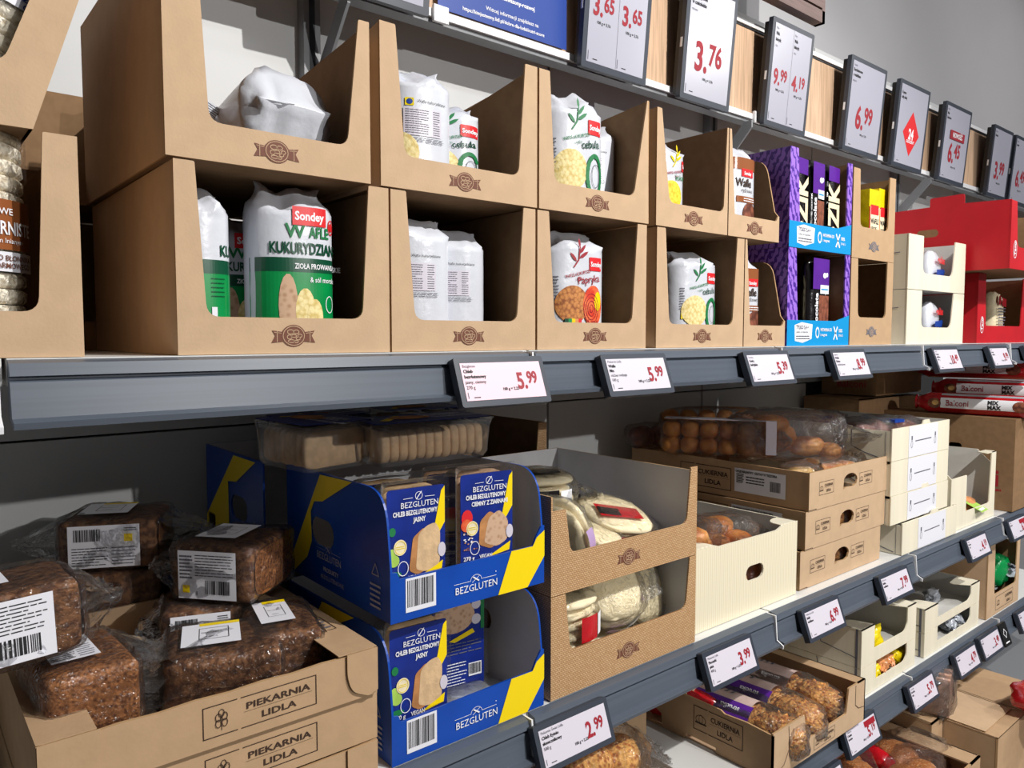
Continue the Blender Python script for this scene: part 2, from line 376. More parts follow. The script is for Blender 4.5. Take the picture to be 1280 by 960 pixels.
tag(.822,zt,'5.99','white price tag reading 5.99 on the upper rail, right of the pink one',('Piekarnia Lidla','Wafle','Mix','różne rodzaje','100 g'))
tag(1.190,zt,'5.39','price tag reading 5.39 on the upper rail beneath the purple cartons',('Sondey','Gofry','belgijskie'))
tag(1.500,zt,'8.99','price tag reading 8.99 on the upper rail right of the purple cartons',('Bakery','Wafle','Kakao','czekoladowe'))
tag(2.0,zt,'10.49','price tag reading 10.49 on the upper rail beneath the cream cartons',('Wafle','Rogale','maślane','400 g'),w=.16)
tag(2.375,zt,'9.99','price tag reading 9.99 on the upper rail beneath the red carton',('Wafle','Rogale','maślane'),w=.15)
tag(2.67,zt,'4.99','price tag cut by the right picture edge on the upper rail',('Wafle','Rogale'),w=.15)
zt=.901
tag(.690,zt,'2.99','large price tag reading 2.99 in the bottom foreground on the middle rail',('Piekarnia Świat Lidla','Chleb żytnio','słonecznikowy','500 g'))
tag(1.083,zt,'3.99','price tag reading 3.99 on the middle rail under the cream crate',('Piekarnia Lidla','Placuszki','pitta','400 g'))
tag(1.413,zt,'6.99','price tag reading 6.99 on the middle rail under the brown tray stack',('Piekarnia Lidla','Bułki','maślane'))
tag(1.750,zt,'7.99','price tag reading 7.99 on the middle rail left of the cream tray stack',('Piekarnia','Bułka','maślana'))
tag(2.262,zt,'4.19','price tag reading 4.19 on the middle rail under the open white carton',('Wafle','Rogale','mix'))
tag(2.59,zt,'6.29','price tag with red promo patch on the middle rail at the far right',('Wafle','Rogale'),promo=True)
zt=.588
tag(1.385,zt-.03,'4.99','price tag half cut by the bottom picture edge beneath the pastry box',('Cukiernia','Struclka'),y=.755)
tag(1.60,zt,'5.19','price tag with a small red promo patch on the lower rail beside the pastry box',('Cukiernia','Ciastka','kruche'),promo=True)
tag(1.925,zt,'5.79','price tag reading 5.79 on the lower rail beneath the candy trays',('Cukierki','Krówki','mix'))
tag(2.215,zt,'4.79','price tag reading 4.79 on the lower rail between the two cream tray stacks',('Cukierki','Rogale'))
tag(2.395,zt,'3.49','price tag with a black square beside its price on the lower rail',('Wafle','mini'))
b=MB(RX(-20)@frame((0,0,-.066),(1,0,0),(0,0,1))); b.sheet(rnd([(0,0),(.055,0),(.055,.066),(0,.066)],[.003]*4,2),.008,'black_plastic'); b.ring(.027,.036,.014,.014,.003,'ink_white',.0006,4); b.rect(.012,.008,.04,.012,'ink_white')
o=b.build('rail_sign'); one(o,'small black sign with a white diamond on the lower rail','sign',(2.548,.783,zt-.004))
tag(2.71,zt,'9.99','price tag on the lower rail nearest the right picture edge',('Wafle','Rogale'))
# ------------------------------------------------------------ header board and big tags
HY=1.30
hb=thing('header_board','long oak effect header board carrying the large price displays','header board',(0,HY,2.085))
b=MB(); b.box((-.4,0,.012),(6.6,.018,.252),'oak'); b.build('wood_panel',hb)
b=MB(); b.box((-.4,-.012,-.004),(6.6,.03,.012),'bright_plastic'); b.box((-.4,-.004,-.013),(6.6,.03,-.004),'grey_metal'); b.build('lower_profile',hb,label='white strip above dark channel')
b=MB(); b.box((-.4,-.008,.257),(6.6,.03,.270),'bright_plastic'); b.box((-.4,-.003,.252),(6.6,.02,.257),'rail_dark'); b.build('upper_profile',hb)
for x in (.865,1.98,2.52,3.22):
    b=MB(); b.box((x,-.02,-.014),(x+.035,-.0125,.018),'bright_plastic'); b.build('profile_clip',hb)
for x in (.7,1.93,3.18,4.4):
    b=MB(); b.box((x-.02,.02,.22),(x+.02,.12,.235),'grey_metal'); b.build('hanger',hb)
def bigtag(x0,w,prices,label,nm=(),blue=False,diamond=False,z=2.062,h=.297):
    t=thing('price_display',label,'price display',(x0,HY-.034,z),0,'large upright price displays on the header board')
    M=RX(5)@frame((0,-.012,0),(1,0,0),(0,0,1))
    b=MB(M); b.sheet(rnd([(0,0),(w,0),(w,h),(0,h)],[.005]*4,3),.014,'tag_frame'); b.build('display_housing',t)
    b=MB(M); b.box((.006,.012,-.030),(w-.01,h-.01,-.0145),'black_plastic'); b.box((-.001,h*.42,-.012),(.0,h*.5,-.006),'bright_plastic'); b.build('display_mount',t)
    b=MB(M); b.rect(.014,.014,w-.014,h-.014,'screen_grey',.0006); b.build('display_screen',t)
    b=MB(M@T(0,0,.0005)); n=len(prices); cw=(w-.028)/max(1,n)
    for k,p in enumerate(prices):
        cx=.014+cw*k
        if k: b.line(cx,.016,cx,h-.016,.0008,'ink_grey')
        yy=h-.03
        for q,s in enumerate(nm):
            b.text(s,cx+.006,yy,.013 if q in(1,2) else .009,'ink_black' if q in (1,2) else 'ink_grey',bold=.03 if q in(1,2) else 0,sx=.8 if n==1 else .55); yy-=.016
        s=.068 if n==1 else .046
        if diamond:
            c=(w/2,h*.42); d=.078
            b.poly([(c[0]-d*.85,c[1]),(c[0],c[1]-d),(c[0]+d*.85,c[1]),(c[0],c[1]+d)],'ink_red_bright',.0004)
            b.text('24',c[0],c[1]-.018,.05,'ink_white','c',z=.0008,bold=.04,sx=.8); b.text('GODZINY',c[0],c[1]-.032,.014,'ink_white','c',z=.0008,bold=.03)
        else:
            price(b,p,cx+cw*(.46 if n==1 else .45),h*.27 if n==1 else h*.40,s*(1.45 if n==1 else 1.3)) if p else None
            b.text('100 g = 3,76',cx+cw*.5,h*.27-.022 if n==1 else h*.40-.018,.009,'ink_black','c',bold=.02)
        b.line(cx+.02,.022,cx+.035,.022,.002,'ink_black'); b.rect(cx+.004,.018,cx+.006,.038,'ink_grey')
    b.build('printed_price',t)
bigtag(.60,.235,('3.49',),'price display showing only a dark corner at the top left of the header')
bigtag(1.245,.222,('3.65','3.65'),'large price display with two prices of 3.65 side by side',('Sondey','Wafle','ryżowe','z kukurydzą'))
bigtag(1.60,.213,('3.76',),'large price display reading 3.76 above the third upper waffle carton',('Sondey','Wafle ryżowe','w czekoladzie','mleczne'))
bigtag(1.985,.225,('9.99','4.19'),'large price display with prices 9.99 and 4.19 side by side',('Melvit','Wafle','kukurydz.','różne'))
bigtag(2.445,.25,('6.99',),'large price display reading 6.99 above the purple tiger stripe cartons',('Sondey','Bezglutenowe','z wafelkiem','mleczne'))
bigtag(2.80,.25,('',),'large display with a red diamond reading 24',('','Czynne','całą dobę'),diamond=True)
bigtag(3.20,.255,('6.45',),'large price display with a red banner above the price 6.45',('Wafle','Mix','kakaowe'))
bigtag(3.71,.23,('3.99',),'large price display reading 3.99 near the right edge, left of a pair',('Wafle','Rogale'))
bigtag(3.975,.24,('6.49',),'large price display reading 6.49 beside the blue poster at the right edge',('Wafle','Rogale'))
b=MB(FRONT(3.30,HY-.0475,2.235)); b.M=Matrix.Translation((3.262,HY-.0615,2.225))@RX(5)@frame((0,-.001,0),(1,0,0),(0,0,1))
b.rect(0,0,.14,.034,'ink_red',0.001); b.text('NOWOŚĆ',.07,.009,.026,'ink_white','c',.0015,.03,.75)
one(b.build('promo_banner'),'red banner with white lettering on the 6.45 display','banner')
def poster(x0,w,h,label,lines_,z=2.10):
    b=MB(FRONT(x0,HY-.014,z)); b.sheet([(0,0),(w,0),(w,h),(0,h)],.002,'poster_blue','white_paper')
    for s,x,y,k,bo in lines_: b.text(s,x,y,k,'ink_white','l',.0006,bo)
    o=b.build('poster'); return one(o,label,'poster')
poster(.878,.352,.262,'blue information poster with white text at the top of the header',[('jest już zdrowa czy niezdrowa,',.02,.090,.014,.02),('Dlatego Nutri-Score nie wskazuje jednak,',.02,.108,.014,.02),('składników odżywczych, zawartości błonnika',.02,.126,.014,.02),('grupach produktów spożywczych.',.02,.144,.014,.02),('https://kimjestesmy.lidl.pl/zrownowazony-rozwoj',.008,.060,.0125,.03),('Więcej informacji znajdziesz na',.12,.028,.0115,.01),('https://kimjestesmy.lidl.pl/dobre-dla-ludzi/nutri-score',.06,.012,.0105,.02)])
poster(4.235,.5,.25,'blue poster with pale blue letters at the right picture edge',[('B',.03,.1,.12,.03),('wybieraj zdrowo',.02,.06,.03,.02),('codziennie',.02,.025,.03,.02)],2.09)
# slatted wooden baffle hanging from ceiling
sl=thing('slatted_baffle','dark wooden slatted baffle hanging over the header at the top edge','ceiling baffle',(0,1.2,2.383))
b=MB(); b.box((.8,0,0),(2.215,.03,.035),'slat_wood'); b.box((.8,.03,.02),(2.2,.035,.9),'black_plastic'); b.build('frame',sl)
for k in range(5):
    b=MB(); b.box((.8,.0,.042+k*.082),(2.2,.028,.042+k*.082+.072),'slat_wood'); b.build('slat',sl)
b=MB(); b.box((2.2,0,.0),(2.215,.03,.9),'slat_wood'); b.build('end_trim',sl)
b=MB(); b.box((2.216,.01,.10),(2.262,.018,.108),'grey_metal'); b.box((2.255,.006,.10),(2.262,.03,.115),'grey_metal'); b.build('side_hook',sl)
for x in (1.0,2.0):
    b=MB(); b.box((x-.003,.01,.45),(x+.003,.016,1.5),'grey_metal'); b.build('suspension_rod',sl)
# ------------------------------------------------------------ cartons
def emblem(b,cx,cy,s,z=.0006,ink='ink_brown',light='kraft'):
    for sg in(-1,1):
        b.poly([(cx+sg*s*.8,cy+s*.28),(cx+sg*s*1.75,cy+s*.42),(cx+sg*s*1.5,cy),(cx+sg*s*1.8,cy-s*.55),(cx+sg*s*.8,cy-s*.45)][::sg],ink,z)
        b.line(cx+sg*s*1.35,cy+s*.4,cx+sg*s*1.35,cy-s*.5,s*.05,light,z+.0002); b.line(cx+sg*s*1.0,cy+s*.2,cx+sg*s*1.6,cy+s*.27,s*.04,light,z+.0002)
    b.disc(cx,cy,s,s*.86,ink,z+.0001,24,1); b.ring(cx,cy,s*.9,s*.77,s*.05,light,z+.0003)
    for (x,y,rx,ry) in((-.25,.3,.3,.2),(.2,.3,.26,.18),(.5,0,.2,.16),(0,-.02,.25,.14),(.35,-.22,.2,.14),(-.35,-.1,.22,.2),(-.2,-.42,.3,.14),(.2,-.45,.2,.12)):
        b.ring(cx+x*s,cy+y*s,rx*s,ry*s,s*.055,light,z+.0003,10)
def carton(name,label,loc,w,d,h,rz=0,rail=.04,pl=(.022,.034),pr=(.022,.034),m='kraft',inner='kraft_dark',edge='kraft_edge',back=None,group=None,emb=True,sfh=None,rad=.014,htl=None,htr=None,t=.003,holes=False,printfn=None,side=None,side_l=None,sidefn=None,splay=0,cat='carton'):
    """shelf-ready carton: w along x, d deep, opening cut in the front panel"""
    back=h if back is None else back; th=thing(name,label,cat,loc,rz,group)
    htl=htl or h; htr=htr or h
    pts=[(0,0),(w,0),(w+splay,htr),(w-pr[0],htr),(w-pr[1],rail),(pl[1],rail),(pl[0],htl),(0-splay*0,htl)]
    b=MB(FRONT()); b.sheet(rnd(pts,[0,0,0,.002,rad,rad,.002,0]),t,m,inner,edge); 
    b.build('front_panel',th)
    if emb:
        b=MB(FRONT()); emblem(b,w*.5,rail*.5,rail*.36); b.build('printed_emblem',th)
    for s in (0,1):
        hh=(htl,htr)[s]; sp=(side_l if s==0 and side_l else side) or [(0,0),(d,0),(d,back),(d*.75,h),(.0,hh)]
        if s==0: b=MB(frame((.0006,.0008,0),(0,-1,0),(0,0,1))); b.sheet([(-x,y) for x,y in sp],t,side and m or m,inner,edge,[ [(-x,y) for x,y in pill(d*.5,h*.62,.06,.022)] ] if holes else ())
        else: b=MB(frame((w-.0006,.0008,0),(0,1,0),(0,0,1))); b.sheet(sp,t,m,inner,edge,[pill(d*.5,h*.62,.06,.022)] if holes else ())
        if s==1 and splay: 
            pass
        b.build('side_panel',th)
    b=MB(frame((w-t,d,0),(-1,0,0),(0,0,1))); b.sheet([(0,0),(w-2*t,0),(w-2*t,back),(0,back)],t,m,inner,edge); b.build('back_panel',th)
    b=MB(); b.box((t,t,.0),(w-t,d-t,t),inner); b.build('base_panel',th)
    if printfn: b=MB(FRONT()); printfn(b,w,h); b.build('front_print',th)
    if sidefn: b=MB(frame((-.0,d,0),(0,-1,0),(0,0,1))); sidefn(b,d,h); b.build('side_print',th)
    return th
G='brown emblem cartons of waffles on the upper shelf'
U,Lz=1.632,1.4305
carton('waffle_carton','brown open carton on the upper shelf holding the bags with a green lower half',(.235,.818,Lz),.249,.38,.199,group=G,pl=(.021,.03),pr=(.027,.037))
carton('waffle_carton','top left brown carton holding the bag lying on its side',(.228,.818,U),.232,.38,.24,group=G,pl=(.034,.044),pr=(.014,.03),htr=.188,back=.115,side=[(0,0),(.38,0),(.38,.12),(.28,.165),(.18,.17),(.0,.185)],side_l=[(0,0),(.38,0),(.38,.24),(0,.24)],holes=False)
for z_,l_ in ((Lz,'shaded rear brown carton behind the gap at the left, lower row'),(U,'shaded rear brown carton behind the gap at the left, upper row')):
    carton('stock_carton',l_,(-.10,1.205,z_),.41,.19,.199,m='kraft_dark',inner='kraft_dark',emb=False,group='shaded rear cartons')  # dark card colour puts the deep shade of the gap into these cartons
carton('waffle_carton','brown carton in the lower row with two white bags turned back to front',(.487,.818,Lz),.236,.38,.199,group=G)
carton('waffle_carton','brown carton in the upper row, second from the left, with onion waffle bags',(.474,.818,U),.252,.38,.195,group=G,back=.09,side=[(0,0),(.38,0),(.38,.12),(.2,.165),(0,.195)])
carton('waffle_carton','brown carton in the lower row holding the red paprika waffle bag',(.727,.818,Lz),.237,.38,.199,group=G)
carton('waffle_carton','third brown carton of the upper row with one big onion waffle bag',(.730,.818,U),.238,.38,.195,group=G,back=.09,pl=(.02,.03),pr=(.006,.036),side=[(0,0),(.38,0),(.38,.12),(.2,.175),(0,.195)],splay=-.004)
carton('waffle_carton','brown carton in the lower row left of the purple boxes with an onion waffle bag',(.99,.818,Lz),.250,.38,.199,group=G)
carton('waffle_carton','almost empty brown carton in the upper row with one bag edge at its left',(.987,.818,U),.198,.38,.19,group=G,back=.1,pl=(.012,.034),pr=(.004,.012),side=[(0,0),(.38,0),(.38,.12),(.25,.19),(0,.19)])
sr=rnd([(0,0),(.38,0),(.38,.16),(.0,.16),(.0,.05)],[0,0,0,.03,0])
carton('waffle_carton','narrow mostly empty brown carton beside the lower purple box',(1.243,.818,Lz),.142,.36,.199,group=G,pl=(.006,.02),pr=(.004,.010),htr=.05,side=rnd([(0,0),(.36,0),(.36,.17),(.03,.17),(.008,.06),(0,.05)],[0,0,0,.03,0,0]),rad=.004)
carton('waffle_carton','narrow brown carton holding the chocolate waffle bag beside the upper purple box',(1.188,.818,U),.168,.36,.19,group=G,pl=(.006,.02),pr=(.004,.010),htr=.05,side=rnd([(0,0),(.36,0),(.36,.165),(.03,.165),(.008,.06),(0,.05)],[0,0,0,.03,0,0]),rad=.004)
def em_g(b,w,h): emblem(b,w*.5,.03,.014,ink='ink_grey')
carton('waffle_carton','empty brown carton right of the lower purple box',(1.650,.818,Lz),.205,.38,.192,group=G,emb=False,printfn=em_g,pl=(.03,.036),pr=(.03,.034),rail=.062,m='kraft_flat')
carton('waffle_carton','brown carton right of the purple boxes in the upper row with yellow cracker packs',(1.650,.818,1.6235),.205,.38,.195,group=G,emb=False,printfn=em_g,pl=(.03,.036),pr=(.03,.034),rail=.07,m='kraft_flat',back=.1)
# left edge pair with rice cakes
carton('waffle_carton','brown carton at the left picture edge holding the rice cake stack with brown label',(-.09,.818,Lz),.240,.38,.206,group=G,emb=False,pl=(.02,.03),pr=(.028,.036),rail=.042)
th=thing('waffle_carton','leaning brown carton at the top left corner with a blue labelled rice cake pack','carton',(-.12,.818,1.6375),0,G)
pts=[(0,0),(.235,0),(.300,.20),(.268,.20),(.214,.055),(.03,.055),(.04,.2),(0,.2)]
b=MB(FRONT()); b.sheet(rnd(pts,[0,0,0,0,.012,.012,0,0]),.003,'kraft','kraft_dark','kraft_edge'); b.build('front_panel',th)
for x0,x1 in((0,0),(.235,.3)):
    b=MB(); s=.003 if x0 else -.003
    b.add([(x0,0.003,0),(x0,.38,0),(x1,.38,.2),(x1,0.003,.2),(x0-s,0.003,0),(x0-s,.38,0),(x1-s,.38,.2),(x1-s,0.003,.2)],[(0,1,2,3),(7,6,5,4),(3,2,6,7),(0,3,7,4),(1,0,4,5),(2,1,5,6)],'kraft_flat'); b.build('side_panel',th)
b=MB(); b.box((0,.003,0),(.235,.38,.003),'kraft_dark'); b.build('base_panel',th)
# purple tiger stripe boxes
def zeb(b,w,h):
    b.poly([(0,0),(w,0),(w,.065),(.19,.052),(.045,.052),(0,.052)],'cyan_card',.0005); b.M=b.M@T(0,0,.0003)
    b.poly([(.03,.010),(.06,.006),(.095,.014),(.098,.044),(.055,.048),(.028,.042)],'ink_white',.0004)
    b.text('TYLKO 5,4 g',.034,.034,.011,'ink_grey',bold=.03,sx=.8); b.text('cukru w batonie',.034,.026,.007,'ink_grey'); b.lines(.034,.012,.088,.022,2,'ink_grey')
    b.disc(.118,.027,.008,.012,'ink_white'); b.disc(.118,.027,.005,.008,'cyan_card',.0009); b.text('WITAMINA D3',.130,.030,.009,'ink_white',bold=.03,sx=.8); b.text('i magnez',.130,.020,.008,'ink_white',bold=.02)
    b.line(.186,.04,.202,.012,.004,'ink_white'); b.line(.202,.04,.186,.012,.004,'ink_white'); b.text('100%',.206,.028,.010,'ink_white',bold=.03,sx=.8); b.text('SMAKU',.206,.018,.008,'ink_white',sx=.8)
for nm,z,l in (('a',1.4305,'lower of the two purple tiger stripe cartons with a cyan front band'),('b',1.6275,'upper of the two purple tiger stripe cartons with a cyan front band')):
    carton('snack_carton',l,(1.392,.818,z),.252,.36,.196,m='zebra',inner='kraft_dark',edge='zebra',emb=False,pl=(.03,.04),pr=(.02,.02),rail=.052,rad=.003,printfn=zeb,group='purple tiger stripe cartons')
def bar(label,loc,rz,dark=False,w=.055,h=.16,ry=0):
    t=thing('snack_pouch',label,'snack pouch',loc,rz,'dark snack pouches in the purple cartons',ry=ry)
    b=MB()
    rg=[]
    for k in range(11):
        z=h*k/10; e=min(1,(k+.6)/2,(10-k+.4)/2.0); a=w/2*(.93+.07*e); c=.016*e+.0012
        rg.append([(a*math.copysign(abs(math.cos(2*PI*i/16))**.7,math.cos(2*PI*i/16)),c*math.copysign(abs(math.sin(2*PI*i/16))**.8,math.sin(2*PI*i/16)),z) for i in range(16)])
    b.loft(rg,'film_black'); b.build('pouch',t,True)
    b=MB(FRONT(0,-.0172,0))
    b.rect(-w*.47,h*(.62 if dark else .80),w*.47,h*.97,'film_purple'); 
    if dark:
        b.rect(-w*.1,h*.1,w*.47,h*.55,'waffle_choc'); b.text('Chocolate',-w*.16,h*.12,.020,'ink_white',rot=90,bold=.03); b.rect(-w*.05,h*.57,w*.45,h*.67,'ink_white',.0009); b.line(0,h*.62,w*.4,h*.62,.003,'cyan_card',.0012)
        b.disc(w*.2,h*.78,.008,.006,'ink_white',.0009); b.disc(w*.34,h*.79,.004,.005,'ink_white',.0009); b.rect(0,h*.1,.02,h*.17,'pastry_red',.0009)
    else: b.text('DZIK',w*.44,h*.06,.070,'flatbread',rot=90,bold=.045,sx=.80)
    b.build('printed_label',t)
def slim(label,loc,rz):
    t=bar(label,loc,rz,True,.05,.165)
for k,(x,z,rz,dk,l) in enumerate([(1.462,1.633,6,False,'purple topped snack pouch reading DZIK, first from the left in the upper purple carton'),(1.528,1.633,4,True,'snack pouch reading Chocolate in the upper purple carton'),(1.592,1.633,4,False,'snack pouch reading DZIK beside the right stripe post of the upper purple carton'),(1.466,1.435,8,False,'dark snack pouch at the left of the lower purple carton'),(1.548,1.435,2,True,'purple and brown Chocolate snack pouch leaning in the lower purple carton'),(1.602,1.435,4,True,'snack pouch against the right wall of the lower purple carton')]):
    bar(l,(x,.850+(.03 if k in (3,5) else 0),z),rz,dk,.056 if k!=4 else .075,.185)
# cream cartons right
def cs(b,w,h): pass
for z,l in ((1.4305,'lower cream carton on the upper shelf with a red lettered wafer bag'),(1.566,'upper cream carton on the upper shelf with a blue banded pastry bag')):
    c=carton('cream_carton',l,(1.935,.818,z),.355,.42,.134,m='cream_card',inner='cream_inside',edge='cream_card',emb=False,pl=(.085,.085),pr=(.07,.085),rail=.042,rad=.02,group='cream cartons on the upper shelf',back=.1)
    b=MB(frame((0,.42,0),(0,-1,0),(0,0,1))); b.pline([(.30,.0),(.31,.05),(.33,.085),(.40,.09)],.0018,'ink_grey'); b.pline([(.0,.08),(.37,.072),(.385,.13)],.0016,'ink_grey'); b.build('crease_lines',c)
    for k in range(2):
        t=thing('wafer_bag',('snack bag with red letters standing in front in the ','snack bag behind the front one in the ')[k]+('lower' if z<1.5 else 'upper')+' cream carton','snack bag',(2.165+k*.07,.862+k*.06,z+.004),8,'bags in the cream cartons')
        b=MB(RY(12)); b.blob(0,0,.055,.058,.020,.052,'film_white',20,12,.12,9,.75,k+z); b.build('bag',t,True)
        b=MB(RY(12)@FRONT(0,-.026,.055)); b.text('golden',-.035,.012,.026,'ink_red_bright',bold=.04,rot=12); b.poly([(-.04,-.022),(.03,-.008),(.04,.008),(.03,.012),(-.04,-.008)],'poster_blue'); b.disc(.028,-.028,.02,.014,'pale_bun'); b.disc(-.012,-.034,.02,.009,'flatbread'); b.build('printed_label',t)
# red cartons
def redp(b,w,h):
    for r_ in (.020,): b.ring(.035,.052,.013,.024,.0022,'ink_white'); b.text('Tago',.041,.036,.018,'ink_white',rot=90,bold=.03)
c=carton('red_carton','lower red carton with a white oval mark at the right end of the upper shelf',(2.392,.818,Lz),.42,.42,.198,m='red_card',inner='kraft_dark',edge='red_card',emb=False,pl=(.055,.065),pr=(.05,.06),rail=.05,rad=.008,group='red cartons',printfn=redp)
c=carton('red_carton','upper red carton with a raised tab and handle slot jutting forward over the lower one',(2.318,.72,1.6305),.42,.42,.18,m='red_card',inner='kraft_dark',edge='red_card',emb=False,pl=(.04,.055),pr=(.05,.06),rail=.06,rad=.02,group='red cartons',side=rnd([(0,0),(.42,0),(.42,.182),(.205,.186),(.205,.210),(.115,.212),(.115,.186),(0,.182)],[0,0,0,0,.006,.006,0,0]),holes=True,printfn=redp)
t=thing('cracker_bag','cream striped bag standing in the lower red carton','snack bag',(2.665,.872,Lz+.004),2)
b=MB(); b.blob(0,0,.075,.05,.025,.075,'flatbread',16,12,.12,8,.6); b.build('bag',t,True)
b=MB(FRONT(0,-.0275,.075)); b.lines(-.035,-.05,.035,.03,9,'ink_grey'); b.disc(-.022,.05,.012,.016,'red_dark'); b.poly([(0,.035),(.04,.03),(.04,.055),(.0,.06)],'red_dark'); b.build('printed_label',t)
# ------------------------------------------------------------ waffle bags
def pack_shape(a,bb,h,seed=0,m='film_white',n=2.7,top=.86):
    b=MB(); rg=[]; N=44; K=30
    for k in range(K+1):
        t=k/K; z=h*t
        if t<.04: e=.9+.1*(t/.04); ea=e
        elif t<top: e=1;ea=1
        else: q=(t-top)/(1-top); e=max(.035,1-q**1.1*1.03); ea=1-.13*math.sin(q*PI)-.22*q
        r=[]
        for i in range(N):
            an=2*PI*i/N; cx=math.copysign(abs(math.cos(an))**(2/n),math.cos(an)); cy=math.copysign(abs(math.sin(an))**(2/n),math.sin(an))
            am=.055 if t>top else .002
            nz=noise.noise(Vector((cx*2.3+seed,cy*2.3,t*7)))*am*1.2+noise.noise(Vector((cx*6+seed,cy*6,t*15)))*am-abs(noise.noise(Vector((cx*4+seed,cy*4+t*3,t*9))))*am*1.3+am*.3
            r.append((a*ea*cx*(1+nz),bb*e*cy*(1+nz*1.5)+(.012*noise.noise(Vector((seed,cx*2,t*5))) if t>top else 0),z+(nz*.02 if t>top else 0)+(.012*noise.noise(Vector((cx*1.4,seed,3))) if t>top else 0)))
        rg.append(r)
    b.loft(rg,m); return b
def packwarp(a,bb,n=2.7,off=.0006,ys=1):
    def w(x,y,z):
        xx=max(-.995,min(.995,x/a)); return (x,-bb*(1-abs(xx)**n)**(1/n)-off-z,y*ys)
    return w
GW='waffle bags in the brown emblem cartons'
def sprig(b,x,y,s,m='ink_green'):
    b.pline([(x,y),(x+.25*s,y+.35*s),(x+.3*s,y+.9*s)],s*.06,m)
    for (dx,dy,an,l) in ((.3,.85,100,.42),(.28,.4,35,.55),(.15,.25,130,.5),(.3,.6,55,.5)):
        c,sn=math.cos(R(an)),math.sin(R(an)); p=[]
        for t_,w_ in((0,0),(.3,.13),(.7,.12),(1,0)): p.append((t_,w_))
        for t_,w_ in((.7,-.12),(.3,-.13)): p.append((t_,w_))
        b.poly([(x+dx*s+s*l*(u*c-v*sn),y+dy*s+s*l*(u*sn+v*c)) for u,v in p][::-1],m)
